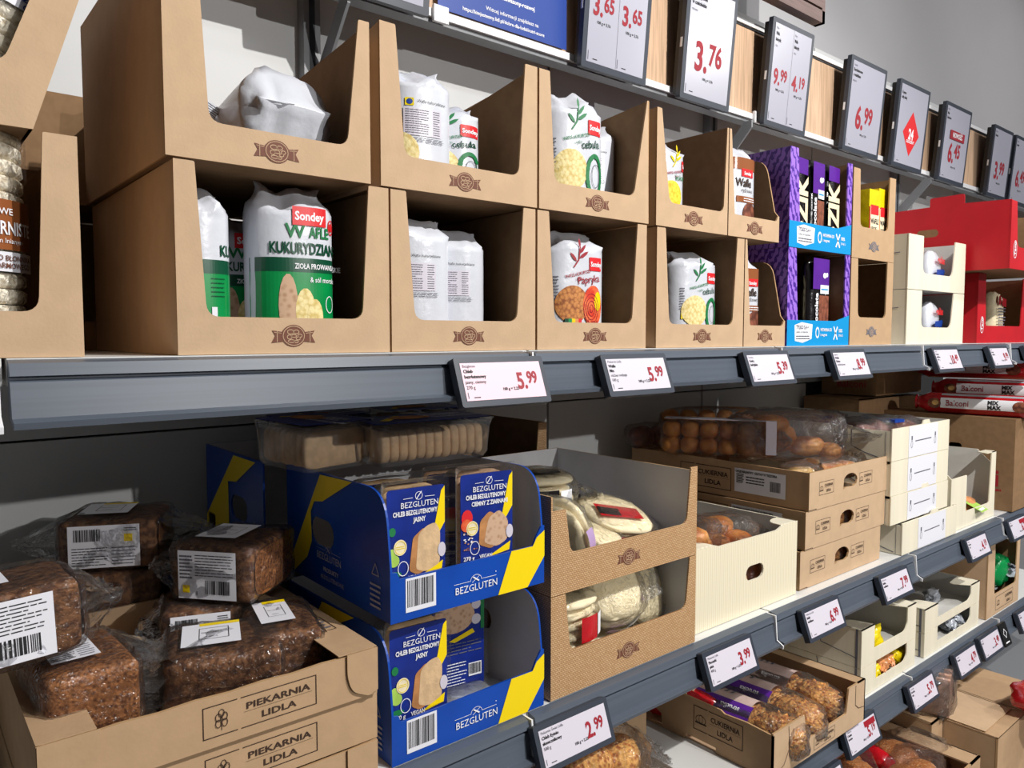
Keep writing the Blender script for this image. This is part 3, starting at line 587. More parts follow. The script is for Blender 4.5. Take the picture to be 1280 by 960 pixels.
def waffle_bag(kind,label,loc,rz,a=.050,bb=.042,h=.172,seed=0,rx=0,ry=0):
    t=thing('waffle_bag',label,'waffle bag',loc,rz,GW,rx=rx,ry=ry)
    pack_shape(a,bb,h,seed).build('bag',t,True)
    b=MB(); b.warp=packwarp(a,bb,ys=h/.188); 
    if kind=='cornside':
        b.rect(-a*.99,.004,a*.99,.088,'film_green',.0002,24,6); b.rect(-a*.99,.088,a*.99,.104,'film_dark_green',.0003,24,2); b.text('KU',.030,.109,.0175,'film_dark_green','r',z=.0006,bold=.03,sx=.66); b.lines(.004,.06,.020,.085,5,'film_dark_green',.2,.001); b.rect(.004,.03,.010,.05,'white_paper',.001)
    elif kind=='corn':
        b.rect(-a*.99,.004,a*.99,.088,'film_green',.0002,24,6); b.rect(-a*.99,.088,a*.99,.104,'film_dark_green',.0003,24,2)
        b.rect(-.008,.141,.034,.162,'ink_red_bright',.0008,8,4); b.text('Sondey',.013,.1470,.0135,'ink_white','c',.0009,.03,.9)
        b.text('W',-.016,.127,.022,'ink_green',z=.0006,bold=.02); b.text('AFLE',.012,.128,.017,'ink_green',z=.0006,bold=.03,sx=.72); b.text('KUKURYDZIANE',-.034,.109,.0175,'film_dark_green',z=.0006,bold=.03,sx=.66,res=3)
        b.text('ZIOŁA PROWANSALSKIE',-.006,.092,.0085,'ink_white',z=.0009,bold=.02,sx=.72); b.text('& sól morska',.012,.077,.0085,'ink_white',z=.0009,bold=.01,sx=.8)
        b.disc(-.014,.050,.011,.036,'dark_slice',.0008,18,5); b.disc(.006,.044,.012,.026,'waffle_yellow',.0010,18,4); b.disc(.018,.036,.010,.022,'waffle_yellow',.0012,18,4)
        b.ring(.038,.052,.006,.010,.001,'ink_white',.001); b.ring(.042,.142,.005,.009,.0015,'ink_red_bright',.0008); b.disc(.042,.142,.003,.005,'ink_red_bright',.0008)
    elif kind in('onion','paprika','mais'):
        c1={'onion':'ink_green','paprika':'ink_red','mais':'film_yellow'}[kind]; c2={'onion':'waffle_yellow','paprika':'waffle_red','mais':'waffle_corn'}[kind]
        sprig(b,-.016,.128,.038,c1)
        b.rect(.014,.124,.042,.146,'ink_red_bright',.0004,6,2); b.text('Sondey',.0165,.131,.0115,'ink_white','l',.0009,.03,.75)
        b.text('WAFLE z KUKURYDZY',-.030,.110,.0070,c1 if kind!='mais' else 'ink_red',rot=14,bold=.02,sx=.7); b.text('i ryżu',-.012,.106,.0065,c1 if kind!='mais' else 'ink_red',rot=14)
        b.text({'onion':'cebula','paprika':'Papryka','mais':'kukurydza'}[kind],.002 if kind=='onion' else -.008,.101,.017,{'onion':'film_dark_green','paprika':'ink_red','mais':'ink_green'}[kind],z=.0008,bold=.01,rot=8,sx=.85)
        b.disc(-.017,.068,.029,.031,c2,.0008,28,6)
        if kind=='onion':
            b.ring(.028,.062,.019,.034,.007,'ink_green',.0010,28); b.ring(.030,.062,.009,.018,.001,'ink_grey',.001); b.disc(.024,.030,.008,.005,'ink_green',.001)
            for q in range(9): b.disc(.028+.0155*math.cos(q*.7),.062+.030*math.sin(q*.7),.004,.004,'ink_green',.0012,8,1)
        if kind=='paprika':
            b.disc(.022,.066,.021,.034,'paprika',.0010,24,5); b.disc(.032,.074,.008,.016,'film_yellow',.0014,12,2)
            for q in range(4): b.ring(.018,.062,.004+.004*q,.007+.006*q,.001,'ink_red',.0016,16)
        b.lines(-.048,.070,-.040,.115,9,'ink_grey',z=.0006)
        if kind=='paprika':
            for i,cc in enumerate(('film_dark_green','film_green','film_yellow','film_orange','ink_red_bright')): b.rect(-.032+i*.006,.038,-.026+i*.006,.045,cc,.0020)
            b.text('5 sztuk',.010,.038,.008,'ink_red',z=.0018)
        if kind=='onion': b.rect(-.046,.052,-.038,.064,'film_yellow',.0008)
    elif kind=='back':
        b.rect(-.028,.124,-.017,.135,'film_yellow',.0006); b.disc(-.0225,.1295,.004,.004,'poster_blue',.0008,12,1)
        b.text('Wafle kukurydziane',-.012,.130,.0052,'ink_black',z=.0006)
        b.rect(-.030,.082,.022,.121,'screen_white',.0004,8,2); b.lines(-.028,.084,.004,.120,11,'ink_grey',.3,.0007); b.lines(.010,.084,.020,.120,11,'ink_grey',.3,.0007)
        b.lines(-.030,.072,.028,.080,3,'ink_grey',.3,.0007); b.disc(-.046 if seed!=6 else -.036,.058,.010 if seed!=6 else .026,.028,'waffle_yellow',.0008,20,5,x0=-.0495); b.disc(-.040,.112,.004 if seed==6 else .001,.006,'ink_red_bright',.0008,12,1)
    elif kind=='choc':
        b.rect(-a*.99,.136,a*.99,.160,'film_brown',.0003,20,3); b.rect(-.016,.122,.020,.138,'ink_red_bright',.0006,8,2); b.text('Sondey',.002,.126,.0095,'ink_white','c',.001,.03,.8)
        b.text('Wafle',-.030,.102,.023,'ink_dark_brown',z=.0007,bold=.02,sx=.8); b.text('ryżowe',-.016,.091,.011,'ink_dark_brown',z=.0007); b.rect(-.028,.070,.030,.082,'film_brown',.0006,10,2); b.lines(-.01,.071,.028,.080,2,'ink_white',.4,.001)
        b.disc(.010,.045,.022,.026,'waffle_choc',.0008,24,4); b.disc(-.030,.034,.005,.005,'film_teal',.0008)
    b.build('printed_label',t)
    return t
zi=Lz+.004; zu=U+.004
waffle_bag('corn','large corn waffle bag with red label and green lower half, facing forward',(.384,.885,zi),-6,seed=1,h=.192)
waffle_bag('cornside','corn waffle bag half hidden by the left post of its carton',(.272,.885,zi),0,seed=2,h=.176,a=.034,bb=.048)
waffle_bag('corn','shaded corn waffle bag behind the two front ones',(.348,.985,zi),0,seed=3,h=.165,a=.046)
waffle_bag('back','white waffle bag turned around beside the left post, lower row',(.556,.885,zi),-14,seed=4)
waffle_bag('back','white waffle bag turned around, right one of the pair in the lower row',(.632,.905,zi),-22,seed=5,h=.165)
waffle_bag('back','waffle bag with silver folded top and nutrition table beside the left post, upper row',(.562,.885,zu),-8,seed=6,h=.166,a=.047)
waffle_bag('onion','onion waffle bag leaning behind the turned one in the second upper carton',(.636,.915,zu),-25,seed=7,h=.138,a=.046)
waffle_bag('onion','onion waffle bag with crumpled top, showing its waffle disc, upper row',(.845,.885,zu),-10,seed=8,h=.188,a=.056)
waffle_bag('back','narrow white bag edge right of the onion bag in the upper row',(.925,.925,zu),-30,seed=9,h=.165)
waffle_bag('paprika','red paprika waffle bag in the lower row',(.848,.885,zi),-8,seed=10,h=.178,a=.058)
waffle_bag('mais','yellow corn waffle bag peeking out behind the paprika bag',(.925,.945,zi),10,seed=11,h=.168)
waffle_bag('onion','onion waffle bag in the lower row left of the purple boxes',(1.150,.885,zi),-4,seed=12,h=.168,a=.060)
waffle_bag('mais','yellow and white bag squeezed against the left post of the upper row carton',(1.060,.88,zu),10,seed=13,h=.150,a=.044)
waffle_bag('choc','chocolate waffle bag with brown top beside the upper purple carton',(1.258,.862,zu),0,seed=14,h=.170,a=.046,bb=.034)
waffle_bag('choc','torn chocolate waffle bag in the narrow lower carton',(1.292,.866,zi),-6,seed=15,h=.170,a=.036,bb=.034)
waffle_bag('back','crumpled silvery white bag lying on its side, sealed end toward the viewer',(.382,1.035,zu+.054),0,seed=16,h=.185,a=.056,bb=.050,rx=82)
waffle_bag('onion','white bag lying at the left behind the sealed one in the top left carton',(.290,1.13,zu+.048),0,seed=17,h=.160,a=.050,bb=.044,rx=76)
for nm,sc in (('waffle_bag.016',1),):
    t=bpy.data.objects[nm] if nm in bpy.data.objects else None
    if t:
        b=MB(T(.012,0,.178)@RZ(-30)@RX(8))
        for q in range(9): b.box((-.026,-.012+q*.0028,.0),(.026,-.012+q*.0028+.0016,.0035),'film_white')
        b.box((-.026,-.0125,-.001),(.026,.0135,.0012),'film_white'); b.build('seal_strip',t)
# yellow cracker packs
for k,(x,y) in enumerate(((1.768,.846),(1.824,.850))):
    t=thing('cracker_pack','yellow topped cracker pack, '+('left' if k==0 else 'right')+' of the pair above the empty carton','cracker pack',(x,y,1.6275),0,'yellow cracker packs')
    b=MB(); b.box((-.026,-.02,0),(.026,.02,.165-.008*(k==0)),'film_yellow'); b.build('wrapper',t)
    b=MB(FRONT(0,-.0205,0)); b.rect(-.028,.002,.028,.060,'rice_cake'); b.rect(-.022,.052,.022,.118,'flatbread',.0008); b.text('WAFLE',-.02,.08,.016,'ink_black',bold=.04,z=.001,sx=.75); b.text('LEKKIE',-.02,.064,.012,'ink_black',bold=.03,z=.001,sx=.8); b.rect(-.02,.10,.018,.122,'ink_red_bright',.001); b.rect(-.026,.05,-.022,.118,'ink_red_bright',.001); b.build('printed_label',t)
# rice cake stacks
def cakes(label,loc,rz,ry,n,r,st,brown):
    t=thing('rice_cake_pack',label,'rice cakes',loc,rz,ry=ry)
    for k in range(n):
        b=MB(); rg=[]
        for q,(e,zz) in enumerate(((.93,0),(1,.2),(1.0,.75),(.94,.93))):
            rg.append([(r*e*math.cos(2*PI*i/28)*(1+.025*noise.noise(Vector((math.cos(2*PI*i/28)*3,math.sin(2*PI*i/28)*3,k+q)))),r*e*math.sin(2*PI*i/28)*(1+.025*noise.noise(Vector((math.cos(2*PI*i/28)*3,5+math.sin(2*PI*i/28)*3,k+q)))),st*k+st*zz) for i in range(28)])
        b.loft(rg,'rice_cake'); b.build('rice_cake',t,True)
    def wr(x,y,z): a=x/r; return ((r+z)*math.sin(a),-(r+z)*math.cos(a),y)
    H=n*st
    b=MB(); b.warp=wr
    b.rect(-r*1.2,0,r*1.2,H,'clear_film',.0035,20,8); b.rect(-r*1.2,H,r*.9,H+.025,'crinkled_film',.001,14,3); b.build('film_wrapper',t,True)
    b=MB(); b.warp=wr
    if brown:
        z0=H*.45
        b.rect(-r*1.1,z0,r*1.15,z0+.046,'film_brown',.0045,22,2); b.rect(-r*1.1,z0-.020,r*1.15,z0-.002,'white_paper',.0045,22,2)
        b.rect(-.01,z0+.044,.022,z0+.068,'ink_red_bright',.0052,8,2); b.text('Sondey',.020,z0+.050,.0165,'ink_white','r',.006,.03,.95)
        b.text('WAFLE RYŻOWE',.034,z0+.032,.0085,'ink_white','r',.0055,.01); b.text('WIELOZIARNISTE',.058,z0+.014,.017,'ink_white','r',.0055,.02,.68); b.text('z siemieniem lnianym',.045,z0+.006,.0065,'ink_white','r',.0055)
        b.text('ŹRÓDŁO BŁONNIKA',.057,z0-.010,.007,'ink_brown','r',.0055,.01,.9); b.text('POKARMOWEGO',.055,z0-.017,.007,'ink_brown','r',.0055,.01,.9); b.line(.014,z0-.018,.014,z0-.004,.0005,'ink_brown',.0055)
    else:
        z0=H*.62
        b.rect(-r*1.1,z0,r*1.25,z0+.045,'poster_blue',.0045,22,2); b.rect(-r*1.1,z0-.014,r*1.25,z0,'white_paper',.0045,22,2)
        b.text('HUMMUS',.058,z0+.022,.020,'ink_white','r',.0055,.03); b.text('z ciecierzycy',.058,z0+.010,.007,'ink_white','r',.0055); b.text('NISKA ZAWARTOŚĆ',.055,z0-.006,.0065,'poster_blue','r',.0055,.03); b.text('CUKRÓW',.045,z0-.013,.0065,'poster_blue','r',.0055,.03)
    b.build('printed_label',t)
cakes('stack of rice cakes with brown label at the left edge',(.058,.889,Lz+.0045),8,0,14,.056,.0150,True)
cakes('tilted stack of rice cakes with blue label in the top left corner',(.055,.889,1.642),8,17,14,.056,.0150,False)
#--NEXT--
# ------------------------------------------------------------ rye loaves
def lumpy_box(b,w,d,h,m,r=.012,amp=.0015,seed=0,n=10,z0=0,top=None):
    """rounded noisy block, centred in x,y, base at z0"""
    vs=[];fs=[]; idx={}
    def P(i,j,k):
        key=(i,j,k)
        if key in idx: return idx[key]
        p=Vector(((i/n-.5)*w,(j/n-.5)*d,(k/n)*h))
        c=Vector((max(-w/2+r,min(w/2-r,p.x)),max(-d/2+r,min(d/2-r,p.y)),max(r,min(h-r,p.z)))); q=p-c
        if q.length>1e-9: p=c+q.normalized()*r
        nn=noise.noise(p*60+Vector((seed,0,0)))*amp+noise.noise(p*18+Vector((0,seed,0)))*amp*1.6
        p=p+(p-Vector((0,0,h/2))).normalized()*nn
        if top and p.z>h*.6: p.z+=top(p.x/w*2,p.y/d*2)
        vs.append((p.x,p.y,p.z+z0)); idx[key]=len(vs)-1; return idx[key]
    for a in range(n):
        for c in range(n):
            fs.append((P(a,0,c),P(a+1,0,c),P(a+1,0,c+1),P(a,0,c+1))); fs.append((P(a,n,c+1),P(a+1,n,c+1),P(a+1,n,c),P(a,n,c)))
            fs.append((P(0,a,c+1),P(0,a+1,c+1),P(0,a+1,c),P(0,a,c))); fs.append((P(n,a,c),P(n,a+1,c),P(n,a+1,c+1),P(n,a,c+1)))
            fs.append((P(a,c,n),P(a+1,c,n),P(a+1,c+1,n),P(a,c+1,n))); fs.append((P(a,c+1,0),P(a+1,c+1,0),P(a+1,c,0),P(a,c,0)))
    return b.add(vs,fs,m)
def tailfin(b,x,z,l,sp,m='crinkled_film',seed=0,ax=1,w=.05):
    """gathered end of a film bag leaving the block at local +-x"""
    for q in range(3):
        pts=[]; N=9
        for i in range(N+1):
            t=i/N; pts.append([(x+ax*l*k/5*(1+.15*noise.noise(Vector((t*4,seed+q,k)))),(t-.5)*w*(1-.35*k/5)+.004*noise.noise(Vector((k,t*9,seed+q))),z+(q-1)*sp*(1-k/5)+.012*noise.noise(Vector((t*7,k*.7,seed+3*q)))) for k in range(6)])
        b.loft(pts,m,False,False)
def wlabel(b,x0,y0,w,h,seed=1,yellow=True,mode=0):
    b.rect(x0,y0,x0+w,y0+h,'white_paper',.0016)
    if mode==0:
        b.barcode(x0+w*.06,y0+h*.58,w*.42,h*.36,bgm=None,z=.002,seed=seed)
        if yellow: b.rect(x0+w*.78,y0+h*.6,x0+w*.9,y0+h*.78,'yellow_card',.002)
        b.lines(x0+w*.05,y0+h*.04,x0+w*.56,y0+h*.5,7,z=.002,fill=.3,seed=seed); b.lines(x0+w*.6,y0+h*.04,x0+w*.95,y0+h*.5,6,'ink_grey',z=.002,fill=.3); b.lines(x0+w*.78,y0+h*.84,x0+w*.96,y0+h*.94,2,z=.002)
    elif mode==1:
        b.barcode(x0+w*.45,y0+h*.06,w*.48,h*.36,bgm=None,z=.002,seed=seed); b.lines(x0+w*.30,y0+h*.46,x0+w*.96,y0+h*.94,8,z=.002,fill=.3,seed=seed)
        if yellow: b.rect(x0+w*.08,y0+h*.12,x0+w*.2,y0+h*.28,'yellow_card',.002)
        b.lines(x0+w*.03,y0+h*.4,x0+w*.26,y0+h*.92,7,'ink_grey',z=.002,fill=.5); b.text('1',x0+w*.3,y0+h*.08,h*.12,'ink_black',bold=.02,z=.002)
    else:
        b.pline([(x0+w*.3,y0+h*.25),(x0+w*.8,y0+h*.25),(x0+w*.8,y0+h*.75),(x0+w*.3,y0+h*.75),(x0+w*.3,y0+h*.25)],w*.012,'ink_black',.002); b.text('PIEKARNIA',x0+w*.33,y0+h*.52,w*.075,'ink_black',z=.002); b.text('LIDLA',x0+w*.42,y0+h*.33,w*.075,'ink_black',z=.002)
        if yellow: b.rect(x0+w*.3,y0+h*.88,x0+w,y0+h,'yellow_card',.0019)
def loaf(label,loc,rz,w=.13,d=.105,h=.072,seed=0,front=1,topl=2,rx=0,ry=0,fin=(1,-1),fl=.05,crumb='right'):
    t=thing('rye_loaf',label,'bread loaf',loc,rz,'film wrapped rye loaves on the middle shelf',rx=rx,ry=ry)
    b=MB(); lumpy_box(b,w,d,h,'rye_crumb' if crumb=='all' else 'rye_crust',.010,.0012,seed,12); b.build('loaf',t,True)
    if crumb=='right':
        b=MB(frame((w/2+.0014,0,h/2),(0,1,0),(0,0,1))); N=20
        b.disc(0,0,1,1,'rye_crumb',0,36,5); 
        vs=b.v; b.v=[b.M@Vector((math.copysign(abs(q.y)**.45,q.y)*(d/2-.007),math.copysign(abs(q.z-h/2)**.45,q.z-h/2)*(h/2-.006),.0005)) for q in vs]; b.build('cut_face',t)
    b=MB(); lumpy_box(b,w+.008,d+.008,h+.006,'clear_film',.012,.003,seed+5,12,-.002)
    for f in fin: tailfin(b,f*(w/2+.002),h*.5,fl,h*.45,seed=seed+f,ax=f,w=d*.9)
    b.build('film_wrapper',t,True)
    if front is not None:
        b=MB(FRONT(0,-d/2-.0035,0)); wlabel(b,-w*.38,h*.08,w*.72,h*.86,seed+1,mode=front); b.build('paper_label',t)
    if topl is not None:
        b=MB(T(0,0,h+.0035)); wlabel(b,-w*.36,-d*.25,w*.52,d*.6,seed+2,mode=topl,yellow=seed%2==1); b.build('paper_label',t)
    return t
LG='film wrapped rye loaves on the middle shelf'
loaf('rye loaf with a big white barcode label at the left picture edge',(.062,.895,1.134),4,.165,.105,.072,1,front=1,fin=(1,),fl=.04,ry=-2)
loaf('wrapped rye loaf lying under the big labelled one in the front tray corner',(.150,.905,1.034),3,.088,.13,.080,2,front=None,topl=0,crumb='all',fin=(1,),fl=.07)
loaf('rye loaf topmost at the back with a barcode label, in front of the grey panel',(.255,1.20,1.128),-26,.125,.115,.068,3,front=0,topl=2,fin=(-1,1),fl=.06)
loaf('rye loaf perched on the others with its cut face toward the blue carton',(.368,1.045,1.100),-50,.115,.12,.074,4,front=1,topl=2,fin=(-1,),fl=.05)
loaf('flat rye loaf with two white labels at the middle front of the top tray',(.300,.900,1.032),-18,.125,.115,.060,5,front=None,topl=2,fin=(-1,),fl=.05,crumb='none')
loaf('rye loaf with white and yellow label in the right rear of the top tray',(.382,.925,1.034),-12,.08,.13,.058,7,front=None,topl=2,fin=(1,),fl=.015,crumb='none')
loaf('rye loaf half hidden below the perched one, only its side label showing',(.325,1.045,1.030),-20,.10,.10,.066,6,front=0,topl=None,fin=(-1,),fl=.03)
loaf('dark rye loaf under the topmost back one, in shade',(.245,1.21,1.058),-18,.14,.12,.066,8,front=None,topl=None,fin=(-1,1),fl=.05)
loaf('dark rye loaf in the rear tray just left of the blue cartons',(.352,1.24,1.045),-50,.12,.10,.062,9,front=None,topl=2,fin=(-1,),fl=.06)
loaf('rye loaf lying deepest at the left in the rear tray',(.10,1.24,1.04),0,.14,.12,.066,10,front=None,topl=None,fin=(1,),fl=.05)
# bakery trays
def bframe(b,x,y,w,h,top,bot,ink='ink_dark_brown',icon=0,split=.3):
    t=h*.03
    xs=x+w*split
    for a,c in((x,xs-w*.015),(xs+w*.015,x+w)):
        b.line(a,y,c,y,t,ink); b.line(a,y+h,c,y+h,t,ink)
    b.line(x,y-t/2,x,y+h+t/2,t,ink); b.line(x+w,y-t/2,x+w,y+h+t/2,t,ink)
    cx=x+w*.15; cy=y+h*.48
    if icon==0:
        b.pline([(cx,y+h*.15),(cx,y+h*.5)],t*.6,ink)
        for (dx,dy,rx) in((0,.22,.05),(-.09,.10,.055),(.09,.10,.055),(-.09,-.10,.055),(.09,-.10,.055)): b.ring(cx+dx*h*1.1,cy+dy*h,h*.10,h*.14,h*.025,ink,n=10)
    else:
        b.ring(cx,cy,h*.26,h*.2,h*.025,ink,n=12); b.line(cx-h*.28,cy-h*.16,cx+h*.28,cy-h*.16,h*.06,ink); b.ring(cx,cy+.02*h,h*.1,h*.2,h*.02,ink,n=10)
    mx=x+w*(split+(1-split)/2)
    b.text(top,mx,y+h*.58,h*.30,ink,'c',bold=.02,sx=w*(1-split)*.84/(textgeo(top,.02)[2]*h*.30)); b.line(x+w*(split+.04),y+h*.50,x+w*.96,y+h*.50,t*.3,ink); b.text(bot,mx,y+h*.16,h*.30,ink,'c',bold=.02,sx=w*(1-split)*.46/(textgeo(bot,.02)[2]*h*.30))
def tray(label,loc,w,d,h,m='kraft_flat',top=True,pr=True,tab=True,backh=None,inner='kraft',printfn=None,rz=0,hole=None,group=None,fhole=None,flap=.05,cat='tray',name='bakery_tray'):
    th=thing(name,label,cat,loc,rz,group)
    b=MB(FRONT()); wob=[(w*k/10,h-.0015*(k%2)*(1 if top else 0)-(.002 if 0<k<10 else 0)) for k in range(10,-1,-1)]
    b.sheet([(0,0),(w,0)]+wob,.004,m,inner,'kraft_edge' if m.startswith('kraft') else m,[fhole] if fhole else ()); b.build('front_panel',th)
    for s in(0,1):
        M=frame((.0006,d+.0008,0),(0,-1,0),(0,0,1)) if s==0 else frame((w-.0006,.0008,0),(0,1,0),(0,0,1))
        b=MB(M); b.sheet([(0,0),(d,0),(d,h),(0,h)],.004,m,inner,m,[pill(d*.5,h*.55,.07,.024)] if hole else ()); b.build('side_panel',th)
        if top:
            b=MB(T(0 if s==0 else w-flap,0,h+.0006)); f=flap
            hole_=[pill(f*.42,d*.55,.02,.018)] if s==0 else ()
            pts=[(.0,0),(f,0),(f*(1 if s==0 else 1),d),(0,d)]
            b.sheet(pts,.0012,m,inner,m,hole_)
            b.pline([(f*.35,.08),(f*.75,.08),(f*.75,.13),(f*.35,.13),(f*.35,.08)],.001,'ink_dark_brown'); b.lines(f*.4,.085,f*.7,.125,4,'ink_grey')
            b.build('top_flap',th)
        if tab:
            x0=0.0005 if s==0 else w-.0005
            q=[(0,0),(.052,0),(.052,-h*.45),(.035,-h*.9),(.0,-h*.98)] if s==0 else [(0,0),(0,-h*.9),(-.012,-h*.98),(-.034,-h*.8),(-.040,-h*.45),(-.040,0)]
            b=MB(frame((x0,-.0022-.001,h),(1,0,0),(0,0,1))); b.sheet(rnd(q,[0,0,.01,.01,0] if s==0 else [0,0,.004,.01,.008,0]),.0014,m,inner,'kraft_edge' if m.startswith('kraft') else 'grey_inside'); b.build('corner_tab',th)
    bh=backh or h
    b=MB(frame((w,d,0),(-1,0,0),(0,0,1))); b.sheet([(.004,0),(w-.004,0),(w-.004,bh),(.004,bh)],.004,m,inner,m); b.build('back_panel',th)
    b=MB(); b.box((.004,.004,0),(w-.004,d-.004,.004),inner); b.build('base_panel',th)
    if pr: b=MB(FRONT()); bframe(b,w*.42,h*.20,.125,h*.58,'PIEKARNIA','LIDLA'); b.build('printed_frame',th)
    if printfn: b=MB(FRONT()); printfn(b,w,h); b.build('front_print',th)
    return th
TG='brown bakery trays stacked at the left of the middle shelf'
for k,l in enumerate(('lowest brown bakery tray in the left stack','middle brown bakery tray in the left stack','topmost brown bakery tray in the left stack, holding wrapped loaves')):
    tray(l,(.094+.003*(k==1)+.002*(k==0),.790+.006*(k<2),.9035+.0587*k),.351,.345,.0575,group=TG,top=k==2,tab=k!=1,backh=.0575)
tray('rear brown tray between the front bakery stack and the grey panel',(.04,1.150,.985),.37,.24,.070,top=False,pr=False,tab=False)
tray('lower rear brown tray under the rear loaves',(.045,1.150,.9035),.37,.24,.0805,top=False,pr=False,tab=False)
# ------------------------------------------------------------ blue cartons with gluten free bread
def bezlogo(b,x,y,s,ink='ink_white',n=0):
    b.text('BEZGLUTEN',x,y,s,ink,'l',.0012,.0,.95); W=textgeo('BEZGLUTEN')[2]*s*.95
    b.pline([(x-W*.02,y+s*1.02),(x+W*.36,y+s*1.02)],s*.045,ink,.0012); b.pline([(x+W*.62,y+s*1.02),(x+W*.98,y+s*1.02)],s*.045,ink,.0012)
    p=[(x+W*.49+W*.13*math.cos(a),y+s*1.02+s*.55*math.sin(a)) for a in [PI*k/12 for k in range(13)]]; b.pline(p,s*.045,ink,.0012)
    b.line(x+W*.40,y+s*.85,x+W*.58,y+s*1.42,s*.05,ink,.0012); b.line(x+W*.42,y+s*1.38,x+W*.56,y+s*.9,s*.14,ink,.0013); b.disc(x+W*.97,y+s*1.4,s*.06,s*.06,ink,.0012,8,1)
def bluefront(b,w,h):
    b.barcode(.022,.010,.046,.044,seed=5); bezlogo(b,.098,.016,.0138)
    b.poly([(.172,.0),(.226,.0),(.2585,.040),(.2585,.078),(.244,.070),(.236,.058),(.196,.058)],'yellow_card')
def blueside(b,d,h):
    # frame: x runs from back to front
    x0=.155
    b.poly([(x0-.105,0),(x0-.045,0),(x0+.05,h),(x0-.015,h)],'yellow_card')
    bezlogo(b,x0+.0,h*.30,.020,'ink_grey'); b.text('PRODUKTY',x0+.025,h*.20,.010,'ink_grey',z=.0012,bold=.02); b.text('BEZGLUTENOWE',x0+.02,h*.13,.010,'ink_grey',z=.0012)
    b.pline([(d-.055,.05),(d-.045,.066),(d-.035,.05),(d-.055,.05)],.0015,'ink_grey'); b.lines(d-.06,.01,d-.028,.042,5,'ink_grey')
def blue_carton(label,loc,front=True,d=.31,rz=0,w=.2585,h=.168,sq=False):
    th=thing('bread_carton',label,'carton',loc,rz,'blue and yellow bread cartons')
    b=MB(FRONT()); pts=[(0,0),(w,0),(w,.085),(w-.006,.084),(w-.016,.070),(w-.022,.058),(.014,.055),(.010,.064),(0,.066)]
    b.sheet(pts,.003,'blue_card','grey_inside','blue_card'); b.build('front_panel',th)
    side=rnd([(0,0),(d,0),(d,h-.004),(d*.4,h-.002),(.012,h),(.0,.066)],[0,0,0,0,.045,0],8) if not sq else [(0,0),(d,0),(d,h),(0,h)]
    hx=.19 if not sq else .105
    b=MB(frame((.0006,.0008,0),(0,-1,0),(0,0,1))); b.sheet([(-x,y) for x,y in side],.003,'blue_card','grey_inside','blue_card',[[(-x,y) for x,y in pill(hx,h*.47,.075,.040)]]); b.build('side_panel',th)
    b=MB(frame((w-.0006,.0008,0),(0,1,0),(0,0,1))); b.sheet(side,.003,'blue_card','grey_inside','blue_card',[pill(.15,h*.55,.06,.034)]); b.build('side_panel',th)
    b=MB(frame((w-.003,d,0),(-1,0,0),(0,0,1))); b.sheet([(0,0),(w-.006,0),(w-.006,h),(0,h)],.003,'blue_card','grey_inside','blue_card'); b.build('back_panel',th)
    b=MB(); b.box((.003,.003,0),(w-.003,d-.003,.003),'grey_inside'); b.build('base_panel',th)
    b=MB(FRONT()); bluefront(b,w,h); b.build('front_print',th)
    b=MB(frame((0,d,0),(0,-1,0),(0,0,1))); hxx=d-hx
    q=-.045 if not sq else -.10
    F=lambda L_: [(max(0.0,min(d,x-q*0)),y) for x,y in L_]
    if not sq: b.poly([(0,0),(.022,0),(.072,h*.20),(.088,h*.36),(.086,h*.62),(.098,h*.72),(.125,h*.745),(.215,h*.99),(.118,h*.97)],'yellow_card')
    else: b.poly([(0,.0),(.05,0),(.112,h*.24),(.112,h*.70),(.15,h*.725),(.235,h*.98),(.14,h*.98),(.0,h*.25)],'yellow_card'); b.barcode(.010,.008,.035,.040,seed=9) if sq else None
    xx=.105 if not sq else .145
    bezlogo(b,xx,h*.245,.0145,'screen_grey'); b.text('PRODUKTY',xx+.02,h*.15,.009,'screen_grey',z=.0012,bold=.02); b.text('BEZGLUTENOWE',xx+.012,h*.08,.009,'screen_grey',z=.0012)
    b.pline([(d-.045,.055),(d-.036,.070),(d-.027,.055),(d-.045,.055)],.0015,'screen_grey'); b.lines(d-.05,.01,d-.022,.045,5,'screen_grey')
    b.build('side_print',th)
    return th
blue_carton('upper front blue carton with yellow stripe and two upright bread packs',(.4775,.812,1.0895))
blue_carton('lower front blue carton with yellow stripe on the middle shelf',(.4775,.812,.9045))
blue_carton('upper rear blue carton with a yellow stripe, in shade against the grey panel',(.442,1.128,1.0895),d=.262,sq=True)
blue_carton('lower rear blue carton hidden mostly by the loaves',(.442,1.128,.9045),d=.262,sq=True)
BG='gluten free bread packs with navy labels'
